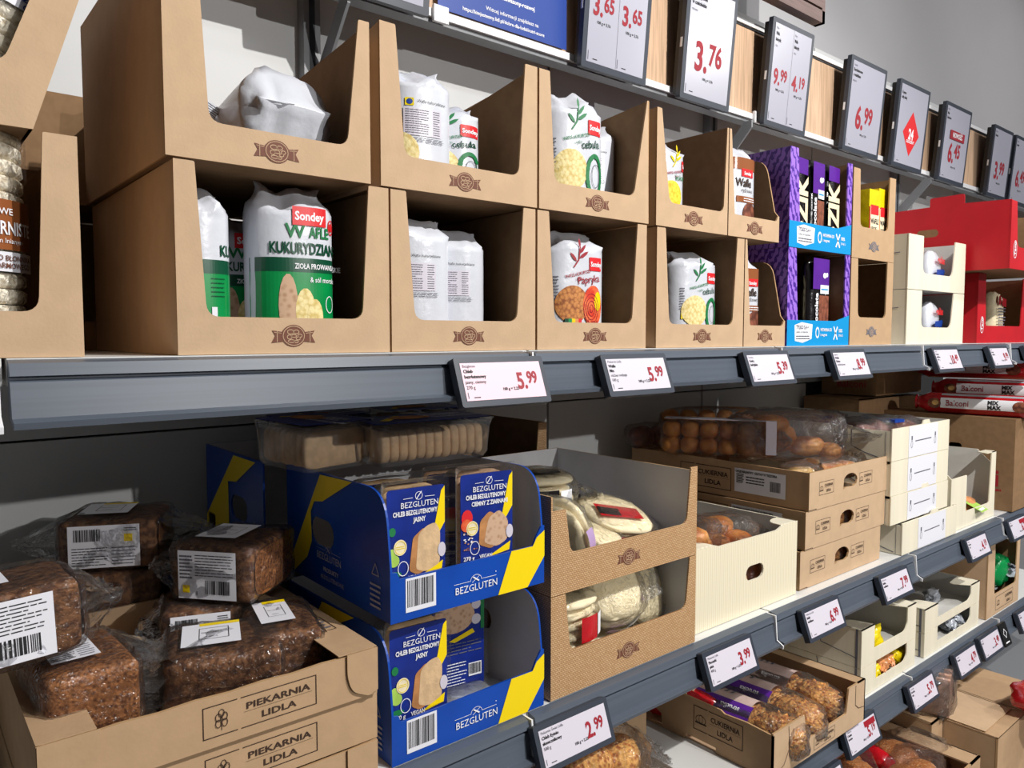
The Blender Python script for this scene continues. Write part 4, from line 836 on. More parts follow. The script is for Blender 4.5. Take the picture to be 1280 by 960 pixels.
def breadpack(label,loc,rz,kind='light',rx=0,ry=0,w=.100,h=.166,dp=.055,back=False):
    """upright tray pack, lid on -y side"""
    t=thing('bread_pack',label,'bread pack',loc,rz,BG,rx=rx,ry=ry)
    n=7; sl='bread_slice' if kind=='light' else 'dark_slice'
    b=MB(); b.box((-w/2+.007,.004,.010),(w/2-.007,dp-.004,h-.012),sl) if False else lumpy_box(b,w-.016,dp-.010,h-.024,sl,.014,.001,len(label),10,.010); 
    b.M=Matrix.Identity(4); b.v=[Vector((q.x,q.y+dp/2,q.z)) for q in b.v]; b.build('bread',t,True)
    b=MB()
    rg=[]
    for (yy,s,r) in((0,1.0,.006),(.002,1.0,.006),(.004,.93,.012),(dp*.9,.86,.018),(dp,.80,.02),(dp+.001,.3,.01)):
        ww,hh=w*s/2,h*s/2
        rg.append([(x,yy,z+h/2) for x,z in rnd([(-ww,-hh),(ww,-hh),(ww,hh),(-ww,hh)],[r]*4,4)])
    b.loft(rg,'tray_plastic',False); b.build('plastic_tray',t,True)
    b=MB(FRONT(0,-.0008,0)); m='blue_label'; x0,x1=-w/2+.007,w/2-.007; W=x1-x0
    b.sheet(rnd([(x0,.012),(x1,.012),(x1,h-.012),(x0,h-.012)],[.005]*4,3),.0006,m)
    if not back:
        b.poly([(x1-.006,h-.02),(x1-.0005,h-.014),(x1-.0005,h*.62),(x1-.014,h*.50),(x1-.020,h*.50)],'yellow_card')
        b.text('BEZGLUTEN',.004,h*.775,.0108,'ink_white','c',.0012,.0,.95); b.line(-.020,h*.775+.012,-.006,h*.775+.0125,.0006,'ink_white',.0012); b.line(.012,h*.775+.0125,.027,h*.775+.012,.0006,'ink_white',.0012); b.ring(.003,h*.775+.0145,.0055,.0055,.0007,'ink_white',.0012,14); b.line(-.001,h*.775+.010,.007,h*.775+.020,.0012,'ink_white',.0013)
        b.text('CHLEB BEZGLUTENOWY',x0+.008,h*.715,.0088,'ink_white','l',.0012,.03,.66); b.text('JASNY' if kind=='light' else 'CIEMNY Z ZIARNAMI',.004,h*.655,.0088,'ink_white','c',.0012,.03,.72)
        if kind=='light':
            b.sheet(rnd([(-.006,h*.34),(.004,h*.30),(.024,h*.26),(.034,h*.32),(.034,h*.56),(.026,h*.63),(.012,h*.61),(-.002,h*.55)],[.004]*8,3),.0002,'bread_slice') if False else None
            b.poly(rnd([(-.012,h*.27),(.0,h*.23),(.012,h*.25),(.016,h*.58),(.010,h*.60),(-.006,h*.53)],[.004]*6,3),'bread_crust',.0008)
            b.poly(rnd([(-.002,h*.27),(.014,h*.24),(.034,h*.29),(.035,h*.55),(.028,h*.63),(.014,h*.61),(.002,h*.55)],[.005]*7,3),'bread_slice',.0010)
            b.disc(x0+.006,h*.42,.006,.008,'cucumber',.0010,14,1); b.disc(x0+.009,h*.37,.008,.008,'cucumber',.0012,14,1); b.disc(x0+.010,h*.26,.010,.004,'ink_green',.0012,12,1); b.disc(x0+.007,h*.60,.005,.006,'ink_green',.0012,10,1)
        else:
            b.poly(rnd([(-.014,h*.32),(.006,h*.27),(.020,h*.32),(.018,h*.54),(.004,h*.60),(-.012,h*.52)],[.005]*6,3),'bread_crust',.0008)
            b.poly(rnd([(-.006,h*.33),(.016,h*.28),(.034,h*.33),(.035,h*.50),(.020,h*.60),(.002,h*.54)],[.006]*6,3),'dark_slice',.0010)
            b.disc(x0+.010,h*.56,.009,.012,'ink_red_bright',.0010,14,1); b.disc(x0+.009,h*.50,.009,.009,'paprika',.0012,14,1)
            for q in range(26): b.disc(x0+.004+random.random()*.022,h*.28+random.random()*.030,.0016,.0010,random.choice(['ink_white','bread_crust','pastry_red']),.0013+q*1e-5,6,1)
        b.disc(x0+.018,h*.47,.0095,.0105,'flatbread',.0016,18,1); b.ring(x0+.018,h*.47,.008,.009,.0007,'film_yellow',.002,16); b.lines(x0+.012,h*.455,x0+.024,h*.485,2,'film_yellow',z=.002)
        b.disc(x1-.006,h*.40,.006,.010,'screen_white',.0018,12,1); b.ring(x0+.022,h*.30,.008,.010,.001,'ink_white',.0016,14)
        b.poly([(.0,h*.20),(x1-.006,h*.235),(x1-.004,h*.31),(.012,h*.235)],'yellow_card',.0009)
        b.text('270 g',x0+.004,h*.20,.008,'ink_white',z=.0012,bold=.02); b.text('VEGAN',x0+.030,h*.20,.008,'ink_white',z=.0012,bold=.02,sx=.8); b.lines(x0+.004,.016,x1-.006,h*.185,6,'ink_white',.3,.0012)
    else:
        b.disc(0,h*.76,.034,.026,'dark_slice',.0010,22,3); b.disc(x1-.014,h*.84,.008,.008,'screen_white',.0014,14,1); b.disc(x1-.014,h*.70,.008,.008,'screen_white',.0014,14,1); b.rect(x1-.006,h*.6,x1,h*.88,'ink_green',.0009); b.poly([(-.01,h*.54),(.03,h*.62),(.034,h*.58),(.0,h*.52)],'yellow_card',.0014)
        b.lines(x0+.004,h*.40,x1-.004,h*.52,4,'ink_grey',.3,.0012); b.lines(x0+.003,.018,x0+.026,h*.36,7,'screen_white',.55,.0012); b.lines(x0+.032,.020,x1-.030,h*.34,8,'ink_white',.3,.0012); b.barcode(x1-.027,.030,.022,.020,z=.0014,seed=8); b.rect(x1-.027+.022+.001,.03,x1-.001,.05,m,.0012)
    b.build('lid_label',t)
    return t
breadpack('light bread pack upright at the left of the upper blue carton',(.533,.838,1.1085-.010),-4,'light')
breadpack('dark seeded bread pack upright at the right of the upper blue carton',(.650,.838,1.1085-.004),-6,'dark')
breadpack('light bread pack upright at the left of the lower blue carton',(.535,.838,.9145),-4,'light')
breadpack('bread pack showing its reverse label and empty tray in the lower blue carton',(.640,.905,.9085),-8,'dark',back=True,w=.115)
breadpack('bread pack in the second row behind the upper light one',(.535,.905,1.0945),-4,'light')
breadpack('bread pack in the second row behind the upper dark one',(.645,.915,1.0945),-4,'dark')
t=thing('bread_pack','empty clear tray lying on the base of the lower blue carton','bread pack',(.625,.862,.9085),-6,BG)
b=MB(); rg=[]
for (zz,s) in((.002,.8),(.014,.86),(.022,.95),(.024,1.0)): rg.append([(x*s,y*s,zz) for x,y in rnd([(-.05,-.032),(.05,-.032),(.05,.035),(-.05,.035)],[.012]*4,4)])
b.loft(rg,'film_silver',True); b.build('plastic_tray',t,True)
def slicepack(label,loc,rz,w=.20,d=.10,h=.062,n=12,endface=False):
    t=thing('sliced_bread_pack',label,'bread pack',loc,rz,'bread packs lying on top of the blue cartons')
    for k in range(n):
        x=-w/2+.012+(w-.024)*(k+.5)/n; b=MB(); th_=(w-.024)/n*.46
        rg=[]
        for xx,s in((-th_,.94),(-th_*.6,1),(th_*.6,1),(th_,.94)): rg.append([(x+xx,y*s,zz*s+.003*noise.noise(Vector((k*3.1,y*30,0)))+h*.5*(1-s)) for y,zz in rnd([(-d/2+.006,.002),(d/2-.006,.002),(d/2-.008,h-.010),(-d/2+.008,h-.012)],[.016,.016,.012,.012],4)])
        b.loft(rg,'bread_slice'); b.build('bread_slice',t,True)
    b=MB(); rg=[]
    for zz,s in((-.002,.90),(.006,.96),(h*.75,1.0),(h-.003,1.04),(h-.001,1.07)): rg.append([(x*s,y*s,zz+(.004*noise.noise(Vector((x*30,y*30,zz*9))) if zz>h*.9 else 0)) for x,y in rnd([(-w/2,-d/2),(w/2,-d/2),(w/2,d/2),(-w/2,d/2)],[.012]*4,5)])
    b.loft(rg,'tray_plastic',False); b.build('plastic_tray',t,True)
    b=MB(T(0,0,h+.0005)); b.sheet(rnd([(-w/2,-d/2),(w/2,-d/2),(w/2,d/2),(-w/2,d/2)],[.008]*4,3),.001,'blue_label')
    b.disc(-w*.1,0,.035,.022,'bread_crust',.001); b.poly([(-w*.4,-.02),(-w*.15,.03),(-w*.1,.03),(-w*.34,-.03)],'yellow_card',.0008); b.text('CHLEB BEZGLUTENOWY',w*.05,-.02,.012,'ink_white',z=.001,bold=.04,sx=.7); b.lines(w*.05,.0,w*.42,.03,4,'ink_white'); b.build('lid_label',t)
    return t
slicepack('sliced light bread pack lying across the blue cartons, row of slices facing out',(.645,1.00,1.2615),-2,.205,.10,.062)
slicepack('light bread pack lying left on the blue cartons with an end slice facing out',(.492,1.055,1.2615),-82,.14,.115,.066,8)
slicepack('bread pack in shadow at the rear of the blue cartons, right of the sliced one',(.78,1.22,1.2615),-8,.16,.10,.055,9)
slicepack('bread pack in deep shade on the rear blue carton',(.60,1.26,1.2615),12,.16,.10,.05,9)
# ------------------------------------------------------------ wicker print cartons + flatbreads
WG='wicker print cartons with flatbreads'
def wk(label,z,h,htl,htr,rail,inner):
    th=carton('flatbread_carton',label,(.750,.812,z),.350,.36,h,m='wicker_print',inner=inner,edge='wicker_print',rail=rail,pl=(.030,.040),pr=(.018,.028),htl=htl,htr=htr,emb=False,group=WG,side=[(0,0),(.36,0),(.36,h),(.10,h),(0,h)] )
    b=MB(FRONT()); emblem(b,.172,rail*.5,.0155); b.build('printed_emblem',th); return th
wk('lower wicker print carton of flatbreads on the middle shelf',.9045,.158,.158,.158,.068,'grey_inside')
wk('upper wicker print carton of flatbreads with grey inner walls',1.0635,.150,.128,.158,.060,'grey_inside')
FG='bagged flatbreads in the wicker print cartons'
def flatbag(label,loc,rz,n=3,r=.062,rx=0,ry=0,band='film_red',lab=True,seed=0):
    t=thing('flatbread_bag',label,'flatbread bag',loc,rz,FG,rx=rx,ry=ry)
    for k in range(n):
        b=MB(); b.blob(.004*math.sin(k*2+seed),.004*math.cos(k*3+seed),.010+.0165*k,r*(1-.03*k),r*.92,.010,'flatbread',26,8,.06,9,.8,seed+k); b.build('flatbread',t,True)
    b=MB(); b.blob(0,0,.004+.0165*n/2,r+.006,r*.97,.0165*n/2+.007,'clear_film',22,10,.12,12,.75,seed+9); tailfin(b,r,.012*n/2,.055,.02,seed=seed,w=.07); b.build('film_wrapper',t,True)
    b=MB(T(0,0,.0165*n+.0065)); b.poly([(-r*.7,-r*.5),(r*.5,-r*.62),(r*.6,-r*.1),(-r*.6,r*.1)],band,.0006); b.poly([(-r*.7,-r*.4),(-r*.1,-r*.5),(-r*.0,-r*.15),(-r*.6,-r*.05)],'film_black',.001); b.build('printed_label',t) if lab else None
    b=MB(T(0,0,.0165*n*.5)); 
    def wr(x,y,z): a=x/r; return ((r*1.06+z)*math.sin(a),-(r*1.04+z)*math.cos(a),y)
    b.warp=wr; b.rect(-r*.3,-.004*n,r*.25,.004*n,band,.002,6,2); b.rect(r*.3,-.0035*n,r*.7,.0035*n,'ink_white' if seed%2 else 'film_lilac',.002,5,2); b.build('printed_strip',t)
    b=MB(); b.box((r*1.05,-.03,.006*n),(r*1.12,.034,.006*n+.006),band); b.build('ribbon',t)
    return t
flatbag('flatbread bag lying topmost at the rear left of the upper wicker carton',(.868,.985,1.145),-20,4,.068,band='film_black',seed=1)
flatbag('flatbread bag standing on edge beside the left post of the upper wicker carton',(.815,.875,1.128),10,2,.058,rx=0,ry=72,band='film_lilac',seed=2,lab=False)
flatbag('flatbread bag with red label tilted at the right front of the upper wicker carton',(.975,.915,1.100),-12,3,.070,rx=18,ry=8,band='film_red',seed=3)
flatbag('flatbread bag with lilac clip in the middle front of the upper wicker carton',(.895,.870,1.098),24,2,.048,rx=20,band='film_lilac',seed=4,lab=False)
flatbag('flatbread bag with red clip lying flat at the left of the lower wicker carton',(.835,.890,.950),8,5,.066,band='film_red',seed=5,lab=False)
flatbag('flatbread bag lying below the red clipped one in the lower wicker carton',(.930,.900,.912),-6,2,.066,band='film_red',seed=6,lab=False)
flatbag('flatbread bag leaning in the middle of the lower wicker carton with a small white tag',(.945,.900,1.002),-10,3,.064,rx=58,ry=0,band='film_lilac',seed=7,lab=False)
flatbag('flatbread bag standing against the right wall of the lower wicker carton',(1.035,.900,.985),14,2,.060,rx=78,ry=6,band='film_red',seed=8,lab=False)
# carton at the back right of the blue ones (shade)
carton('flatbread_carton','rear wicker print carton in the shade behind the blue and wicker cartons',(.760,1.185,1.0635),.32,.20,.205,m='wicker_print',inner='kraft_dark',edge='kraft_edge',emb=False,rail=.07,group=WG)
carton('flatbread_carton','lower rear wicker print carton hidden behind the front one',(.760,1.185,.9045),.32,.20,.158,m='wicker_print',inner='kraft_dark',edge='kraft_edge',emb=False,rail=.07,group=WG)
# ------------------------------------------------------------ cream crate
th=thing('bun_crate','ribbed cream crate with an oval hand hole on the middle shelf','carton',(1.120,.832,.9045))
w,h,d=.355,.157,.34
b=MB(FRONT()); top=[(w,h)]+[(w-.003-.006*k,h-.0012*(k%2)) for k in range(9)]+[(w-.08,h-.008),(.08,h-.006)]+[(.06-.006*k,h-.001*(k%2)) for k in range(9)]+[(0,h)]
b.sheet([(0,0),(w,0)]+top,.004,'cream_ribbed','cream_inside','cream_card',[pill(w*.56,h*.50,.062,.030)]); b.build('front_panel',th)
for s in(0,1):
    b=MB(frame((.0006,d+.0008,0),(0,-1,0),(0,0,1)) if s==0 else frame((w-.0006,.0008,0),(0,1,0),(0,0,1))); b.sheet([(0,0),(d,0),(d,h),(0,h)],.004,'cream_card','cream_inside','cream_card'); b.build('side_panel',th)
    b=MB(T(0,0,h)); q=rnd([(0,.003),(.06,.003),(.058,.03),(.03,.045),(0,.045)],[0,0,.015,.015,0]); q=q if s==0 else [(w-x,y) for x,y in q][::-1]; b.sheet(q,.002,'cream_card'); b.build('corner_flap',th)
b=MB(frame((w,d,0),(-1,0,0),(0,0,1))); b.sheet([(.004,0),(w-.004,0),(w-.004,h),(w*.6,h),(w*.58,h-.02),(w*.42,h-.02),(w*.4,h),(.004,h)],.004,'cream_card','cream_inside','cream_card'); b.build('back_panel',th)
b=MB(); b.box((.004,.004,0),(w-.004,d-.004,.004),'cream_inside'); b.build('base_panel',th)
def bunbag(label,loc,rz,buns,m,group,filmm='clear_film',rx=0,ry=0,band=None,ext=None,seed=0,tail=.05,amp=.08):
    t=thing('bun_bag',label,'bun bag',loc,rz,group,rx=rx,ry=ry)
    X=[1e9,-1e9]*3
    for k,(x,y,z,a,c,e) in enumerate(buns):
        b=MB(); b.blob(x,y,z,a,c,e,m,16,10,amp,8,.85,k+seed); b.build('bun',t,True)
        for i,(v,r_) in enumerate(((x,a),(y,c),(z,e))): X[2*i]=min(X[2*i],v-r_); X[2*i+1]=max(X[2*i+1],v+r_)
    b=MB(); b.blob((X[0]+X[1])/2,(X[2]+X[3])/2,(X[4]+X[5])/2+.001,(X[1]-X[0])/2+.008,(X[3]-X[2])/2+.006,(X[5]-X[4])/2+.006,filmm,26,14,.14,14,.5,seed+3); 
    if tail: tailfin(b,X[1],(X[4]+X[5])/2,tail,.03,seed=seed,w=(X[3]-X[2])*.9)
    b.build('film_wrapper',t,True)
    if band:
        b=MB(); xm=X[0]+(X[1]-X[0])*band[1]; wd=band[2]
        y0,y1,zt=X[2]-.008,X[3]+.004,X[5]+.0085
        if band[0]=='long': b.box((X[0]+.01,y0+.01,zt-.002),(X[1]-.006,y0+.05,zt),band[3]); b.box((X[1]-.03,y0-.0,X[4]+.01),(X[1]-.006,y0+.002,zt),band[3])
        else: b.box((xm-wd,y0+.004,zt-.002),(xm+wd,y1,zt),band[3]); b.box((xm-wd,y0,X[4]+.006),(xm+wd,y0+.002,zt-.004),band[3]); b.lines(0,0,0,0,1) if False else None
        b.build('paper_band',t)
    return t
OG='bagged golden buns in the cream crate'
bunbag('bag of golden buns at the left of the cream crate',(1.215,.895,1.002),20,[(-.02,0,.025,.03,.032,.024),(.035,.01,.028,.03,.03,.024),(.01,.04,.05,.03,.028,.022),(-.03,-.0,.062,.026,.03,.020)],'golden_bun',OG,seed=1,tail=.03)
bunbag('bag of golden buns with a printed pale label in the cream crate middle',(1.325,.905,.992),-18,[(-.03,0,.03,.034,.032,.026),(.03,.0,.03,.03,.032,.026),(0,.03,.062,.036,.024,.020)],'golden_bun',OG,seed=2,tail=.05)
bunbag('bag of golden buns on the crate base seen through the hand hole',(1.33,.885,.925),0,[(-.08,0,.03,.034,.032,.028),(-.015,0,.03,.032,.032,.028),(.05,0,.03,.034,.032,.028),(-.04,.06,.03,.034,.03,.028),(.03,.06,.03,.034,.03,.028)],'golden_bun',OG,seed=3,tail=0)
# ------------------------------------------------------------ brown tray stack
def arch(cx,cy,w,h,n=8):
    return [(cx-w/2,cy-h*.5),(cx-w*.30,cy-h*.36),(cx+w*.2,cy-h*.42),(cx+w*.42,cy-h*.30)]+[(cx+w/2*math.cos(a),cy+h*.5*math.sin(a)) for a in [PI*k/n for k in range(0,n)]]
def brown_print(b,w,h):
    for x in (.042,.225): bframe(b,x,h*.36,.062,h*.34,'CUKIERNIA','LIDLA',icon=1,split=.3)
def brown_tray(label,loc,rz=0):
    th=thing('pastry_tray',label,'tray',loc,rz,'brown pastry trays stacked beside the cream stack'); w,h,d=.372,.0835,.50
    hole=arch(w*.49,h*.55,.066,h*.42)
    b=MB(FRONT()); b.sheet([(0,0),(.03,0),(.034,-.0),(w-.02,0),(w,0),(w,h),(.03,h-.0),(.026,h),(0,h)],.004,'kraft','kraft','kraft_edge',[hole]); b.build('front_panel',th)
    for s in(0,1):
        b=MB(frame((.0006,d+.0008,0),(0,-1,0),(0,0,1)) if s==0 else frame((w-.0006,.0008,0),(0,1,0),(0,0,1))); b.sheet([(0,0),(d,0),(d,h),(0,h)],.004,'kraft_flat','kraft','kraft_edge'); b.build('side_panel',th)
    b=MB(frame((w,d,0),(-1,0,0),(0,0,1))); b.sheet([(.004,0),(w-.004,0),(w-.004,h),(.004,h)],.004,'kraft_flat','kraft'); b.build('back_panel',th)
    b=MB(); b.box((.004,.004,0),(w-.004,d-.004,.004),'kraft'); b.build('base_panel',th)
    b=MB(FRONT()); brown_print(b,w,h); b.line(.0,.002,.03,.002,.0012,'ink_dark_brown'); b.line(.03,.002,.03,-.0,.002,'ink_dark_brown'); b.build('front_print',th)
    b=MB(frame((0,d,0),(0,-1,0),(0,0,1))); bframe(b,d-.34,h*.18,.145,h*.62,'CUKIERNIA','LIDLA',icon=1)
    b.rect(d-.185,h*.20,d-.055,h*.86,'white_paper'); b.lines(d-.180,h*.45,d-.16,h*.72,6,'ink_black',.6,.0009); b.text('CHLEB MALINOWY / SZATNIÓW TREZORRA',d-.182,h*.74,.0075,'ink_black',z=.001,bold=.04,sx=.7); b.lines(d-.155,h*.45,d-.105,h*.68,3,z=.001); b.barcode(d-.095,h*.30,.03,h*.34,bgm=None,z=.001,seed=4); b.build('side_print',th)
    return th
brown_tray('lowest brown pastry tray, set slightly left, under two others',(1.497,.836,.9045))
brown_tray('middle brown pastry tray of the stack of three',(1.512,.834,.9890))
brown_tray('top brown pastry tray of the stack of three, piled with bagged buns',(1.520,.832,1.0735))
CG='bagged buns and croissants on the brown tray stack'
for k,(z) in enumerate((.994,.910)):
    bunbag('croissant bag glimpsed through the hand hole of the '+('middle' if k==0 else 'lowest')+' brown tray',(1.70,.885,z),0,[(-.05,0,.03,.032,.03,.026),(.02,0,.03,.034,.03,.026),(.09,0,.03,.034,.03,.026)],'golden_bun',CG,seed=11+k,tail=0)
row=lambda n,x0,dx,z,y=0:[(x0+dx*k,y,z,.024,.036,.022) for k in range(n)]
bunbag('long bag of round buns in two layers with a grey printed band',(1.585,1.115,1.160),-58,row(6,-.11,.046,.020)+row(6,-.108,.046,.058),'golden_bun',CG,band=('long',.5,.03,'screen_white'),seed=21,tail=.03)
bunbag('bag of round buns piled behind and above the grey banded one',(1.72,1.225,1.160),-50,row(6,-.11,.048,.022)+row(6,-.11,.048,.070),'golden_bun',CG,seed=22,tail=.03)
bunbag('crinkled bag of glossy croissants on the right of the brown tray stack',(1.71,1.00,1.150),-40,[(-.09,0,.045,.05,.036,.036),(-.02,.01,.050,.045,.036,.036),(.05,0,.03,.045,.034,.024),(.10,-.01,.022,.03,.03,.018),(-.05,-.03,.085,.045,.03,.025)],'golden_bun',CG,'crinkled_film',seed=23,tail=.09)
bunbag('flat bag of pale pastry strips along the front rim of the top brown tray',(1.715,.895,1.108),-6,[(-.10,0,.03,.045,.03,.018),(-.02,0,.026,.05,.03,.016),(.06,0,.026,.045,.03,.016)],'golden_bun',CG,'crinkled_film',seed=24,tail=.05)
bunbag('small bag with one pale bun at the front left corner of the top brown tray',(1.575,.885,1.125),-10,[(0,0,.018,.038,.024,.015)],'pale_bun',CG,'crinkled_film',seed=25,tail=.03)
bunbag('dark brown bun bag at the shaded rear left of the tray stack',(1.60,1.30,1.155),-20,[(-.06,0,.03,.034,.034,.028),(0,0,.03,.034,.034,.028),(.06,0,.03,.034,.034,.028)],'pastry_red',CG,seed=26,tail=.02)
# ------------------------------------------------------------ cream tray stack
def cream_print(b,w,h):
    b.rect(w*.27,0.001,w*.78,h-.001,'white_paper',.0005); b.line(w*.38,h*.5,w*.66,h*.5+.001,.0028,'ink_grey',.0008)
    for x in(.32,.73): b.rect(w*x-.003,h*.55,w*x+.004,h*.68,'ink_grey',.0008); b.ring(w*x,h*.42,.006,.010,.0012,'ink_grey',.0009,8)
def cream_tray(label,loc,h,rz=0,rx=0,ry=0,d=.46,w=.345,group='cream trays stacked at the middle of the long shelf'):
    th=thing('cream_tray',label,'tray',loc,rz,group,rx=rx,ry=ry)
    b=MB(FRONT()); b.sheet([(0,0),(w*.50,0),(w*.50,.012),(w*.64,.012),(w*.64,.0),(w,0),(w,h),(w*.64,h),(w*.62,h+.010),(w*.52,h+.010),(w*.5,h),(0,h)],.003,'cream_card','cream_inside','cream_card'); b.build('front_panel',th)
    for s in(0,1):
        b=MB(frame((.0006,d+.0008,0),(0,-1,0),(0,0,1)) if s==0 else frame((w-.0006,.0008,0),(0,1,0),(0,0,1))); b.sheet([(0,0),(d,0),(d,h-.006),(d-.10,h-.006),(d-.10,h),(0,h)] if s==0 else [(0,0),(d,0),(d,h),(0,h)],.003,'cream_card','cream_inside','cream_card'); 
        if s==0: b.pline([(d-.10,h-.006),(d-.10,h*.38),(d-.07,h*.22),(d-.02,h*.05)],.0025,'ink_grey'); b.line(d-.015,0,d-.015,h*.9,.0012,'ink_grey'); b.rect(d-.22,0,d-.17,.006,'seam_dark')
        b.build('side_panel',th)
    b=MB(frame((w,d,0),(-1,0,0),(0,0,1))); b.sheet([(.003,0),(w-.003,0),(w-.003,h+.012),(w*.4,h+.012),(w*.4,h),(.003,h)],.003,'cream_card','cream_inside'); b.build('back_panel',th)
    b=MB(); b.box((.003,.003,0),(w-.003,d-.003,.003),'cream_inside'); b.build('base_panel',th)
    b=MB(FRONT()); cream_print(b,w,h); b.build('front_print',th)
    return th
cream_tray('tilted bottom cream tray, pushed right under its stack',(1.937,.812,.9045),.080,ry=0,w=.34)
cream_tray('third cream tray from the top of the white labelled stack',(1.886,.820,.9855),.072)
cream_tray('second cream tray from the top of the white labelled stack',(1.884,.821,1.0585),.085)
cream_tray('top cream tray of the white labelled stack, holding reddish pastry bags',(1.882,.820,1.1445),.080)
PG='reddish pastry bags in the top cream tray'
for k,(x,y,rz,l) in enumerate(((2.05,.93,-10,'reddish pastry bag nearest the front of the top cream tray'),(2.02,1.10,6,'reddish pastry bag in the middle of the top cream tray'),(2.0,1.21,-4,'reddish pastry bag at the shaded rear of the top cream tray'))):
    t=bunbag(l,(x,y,1.150),rz,[(-.09,0,.042,.05,.05,.032),(0,0,.044,.055,.05,.036),(.09,0,.04,.05,.05,.032)],'pastry_red',PG,'crinkled_film',seed=31+k,tail=.04)
    b=MB(); b.box((-.02,-.06,.075),(.02,.05,.083),'poster_blue'); b.build('blue_band',t)
# ------------------------------------------------------------ right end of the middle shelf
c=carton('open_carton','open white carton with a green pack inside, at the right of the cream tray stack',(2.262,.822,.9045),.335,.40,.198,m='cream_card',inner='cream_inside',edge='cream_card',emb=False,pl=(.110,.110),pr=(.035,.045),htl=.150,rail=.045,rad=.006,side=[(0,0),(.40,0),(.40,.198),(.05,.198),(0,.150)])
b=MB(T(.335-.075,0,.198)); b.sheet(rnd([(0,.0),(.075,.0),(.075,.03),(.01,.03)],[.01,0,0,.01]),.002,'cream_card'); b.build('corner_flap',c)
t=thing('green_pack','green labelled pack lying in the open white carton','snack bag',(2.485,.885,.910),10)
b=MB(); b.blob(0,0,.03,.06,.05,.028,'film_orange',16,10,.2,9,.8,2); b.build('bag',t,True)
b=MB(RX(25)@T(-.01,-.015,.058)); b.poly([(-.05,-.04),(.02,-.045),(.03,.015),(-.04,.02)],'cucumber'); b.poly([(-.04,-.035),(.01,-.038),(.012,-.03),(-.04,-.026)],'ink_white',.0009); b.build('green_label',t)
th=thing('big_carton','large brown carton with red lettering on its side, carrying red biscuit tubes','carton',(2.685,.800,.9045))
for nm,bx in(('front_panel',((0,0,0),(.42,.004,.285))),('back_panel',((0,.476,0),(.42,.48,.285))),('base_panel',((.004,.004,0),(.416,.476,.004))),('top_flap',((0,0,.285),(.42,.48,.289)))):
    b=MB(); b.box(bx[0],bx[1],'kraft_dark'); b.build(nm,th)
for s in (0,1):
    b=MB(frame((0,.48,0),(0,-1,0),(0,0,1)) if s==0 else frame((.42,0,0),(0,1,0),(0,0,1))); b.sheet([(0.004,0),(.476,0),(.476,.285),(.004,.285)],.004,'kraft_dark','kraft_dark','kraft_dark',[pill(.31,.19,.04,.02)] if s==0 else ()); b.build('side_panel',th)
b=MB(frame((0,.48,0),(0,-1,0),(0,0,1))); b.text('Balconi',.245,.075,.075,'ink_red','l',bold=.02,sx=.9); b.lines(.34,.055,.45,.07,1,'ink_red'); b.build('side_print',th)
RG='red chocolate biscuit tubes lying at the far right'
def tube(label,loc,rz):
    t=thing('biscuit_tube',label,'biscuit pack',loc,rz,RG)
    b=MB(); L_=.34; rg=[]
    for x,s in((-L_/2-.02,.75),(-L_/2-.016,.5),(-L_/2,.7),(-L_/2+.02,1),(L_/2-.02,1),(L_/2,.7),(L_/2+.02,.6)): rg.append([(x,.034*s*math.cos(a),.034+.034*s*math.sin(a)) for a in [2*PI*i/20 for i in range(20)]])
    b.loft(rg,'film_red'); b.build('tube',t,True)
    def wr(x,y,z): a=y/.034; return (x,-(.034+z)*math.cos(a),.034+(.034+z)*math.sin(a))
    b=MB(); b.warp=wr; b.rect(-.11,-.014,.12,.020,'ink_white',.0008,10,5); b.rect(-.11,.030,.14,.040,'film_silver',.0008,6,2)
    b.text('Balconi',-.095,-.006,.026,'ink_red','l',.0016,.01,.9); b.text('MIX',.025,.004,.017,'ink_black','l',.0016,.05); b.text('MAX',.025,-.011,.017,'ink_black','l',.0016,.05)
    b.disc(-.128,0,.020,.017,'waffle_choc',.0012,16,3); b.disc(-.125,.002,.010,.008,'pale_bun',.0018,12,2); b.disc(.115,0,.022,.018,'waffle_choc',.0012,16,3); b.build('printed_label',t)
    return t
tube('red biscuit tube on the front of the brown carton, lower one',(2.735,.915,1.1945),-84)
tube('red biscuit tube behind and above the front one on the brown carton',(2.905,.93,1.1945+.04),-84)
tube('red biscuit tube deep in shade under the upper shelf at the right',(2.99,1.02,1.30),-80)
b=MB(); b.box((0,0,0),(.12,.44,.04),'kraft_dark'); one(b.build('box_lid'),'low brown box carrying the raised biscuit tube at the far right','carton',(2.84,.80,1.1945))
def plainbox(name,label,loc,w,d,h,m,txt=None):
    th=thing(name,label,'carton',loc)
    b=MB(FRONT()); b.sheet([(0,0),(w,0),(w,h),(0,h)],.004,m); b.build('front_panel',th)
    for s in(0,1):
        b=MB(frame((.0006,d+.0008,0),(0,-1,0),(0,0,1)) if s==0 else frame((w-.0006,.0008,0),(0,1,0),(0,0,1))); b.sheet([(0.004,0),(d,0),(d,h),(.004,h)],.004,m); b.build('side_panel',th)
    b=MB(T(0,0,h)); b.sheet([(.0,.0),(w,0),(w,d*.49),(0,d*.49)],.004,m); b.sheet([(.0,d*.51),(w,d*.51),(w,d),(0,d)],.004,m); b.build('top_flaps',th)
    if txt: b=MB(frame((0,d,0),(0,-1,0),(0,0,1))); b.text(txt,d*.3,h*.3,h*.4,'ink_red',bold=.01); b.build('side_print',th)
    return th
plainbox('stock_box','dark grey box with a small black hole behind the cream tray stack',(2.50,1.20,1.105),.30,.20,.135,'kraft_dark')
plainbox('stock_box','shaded brown box directly under the right end of the upper shelf',(2.62,1.20,1.245),.36,.20,.09,'kraft_dark','Balconi')
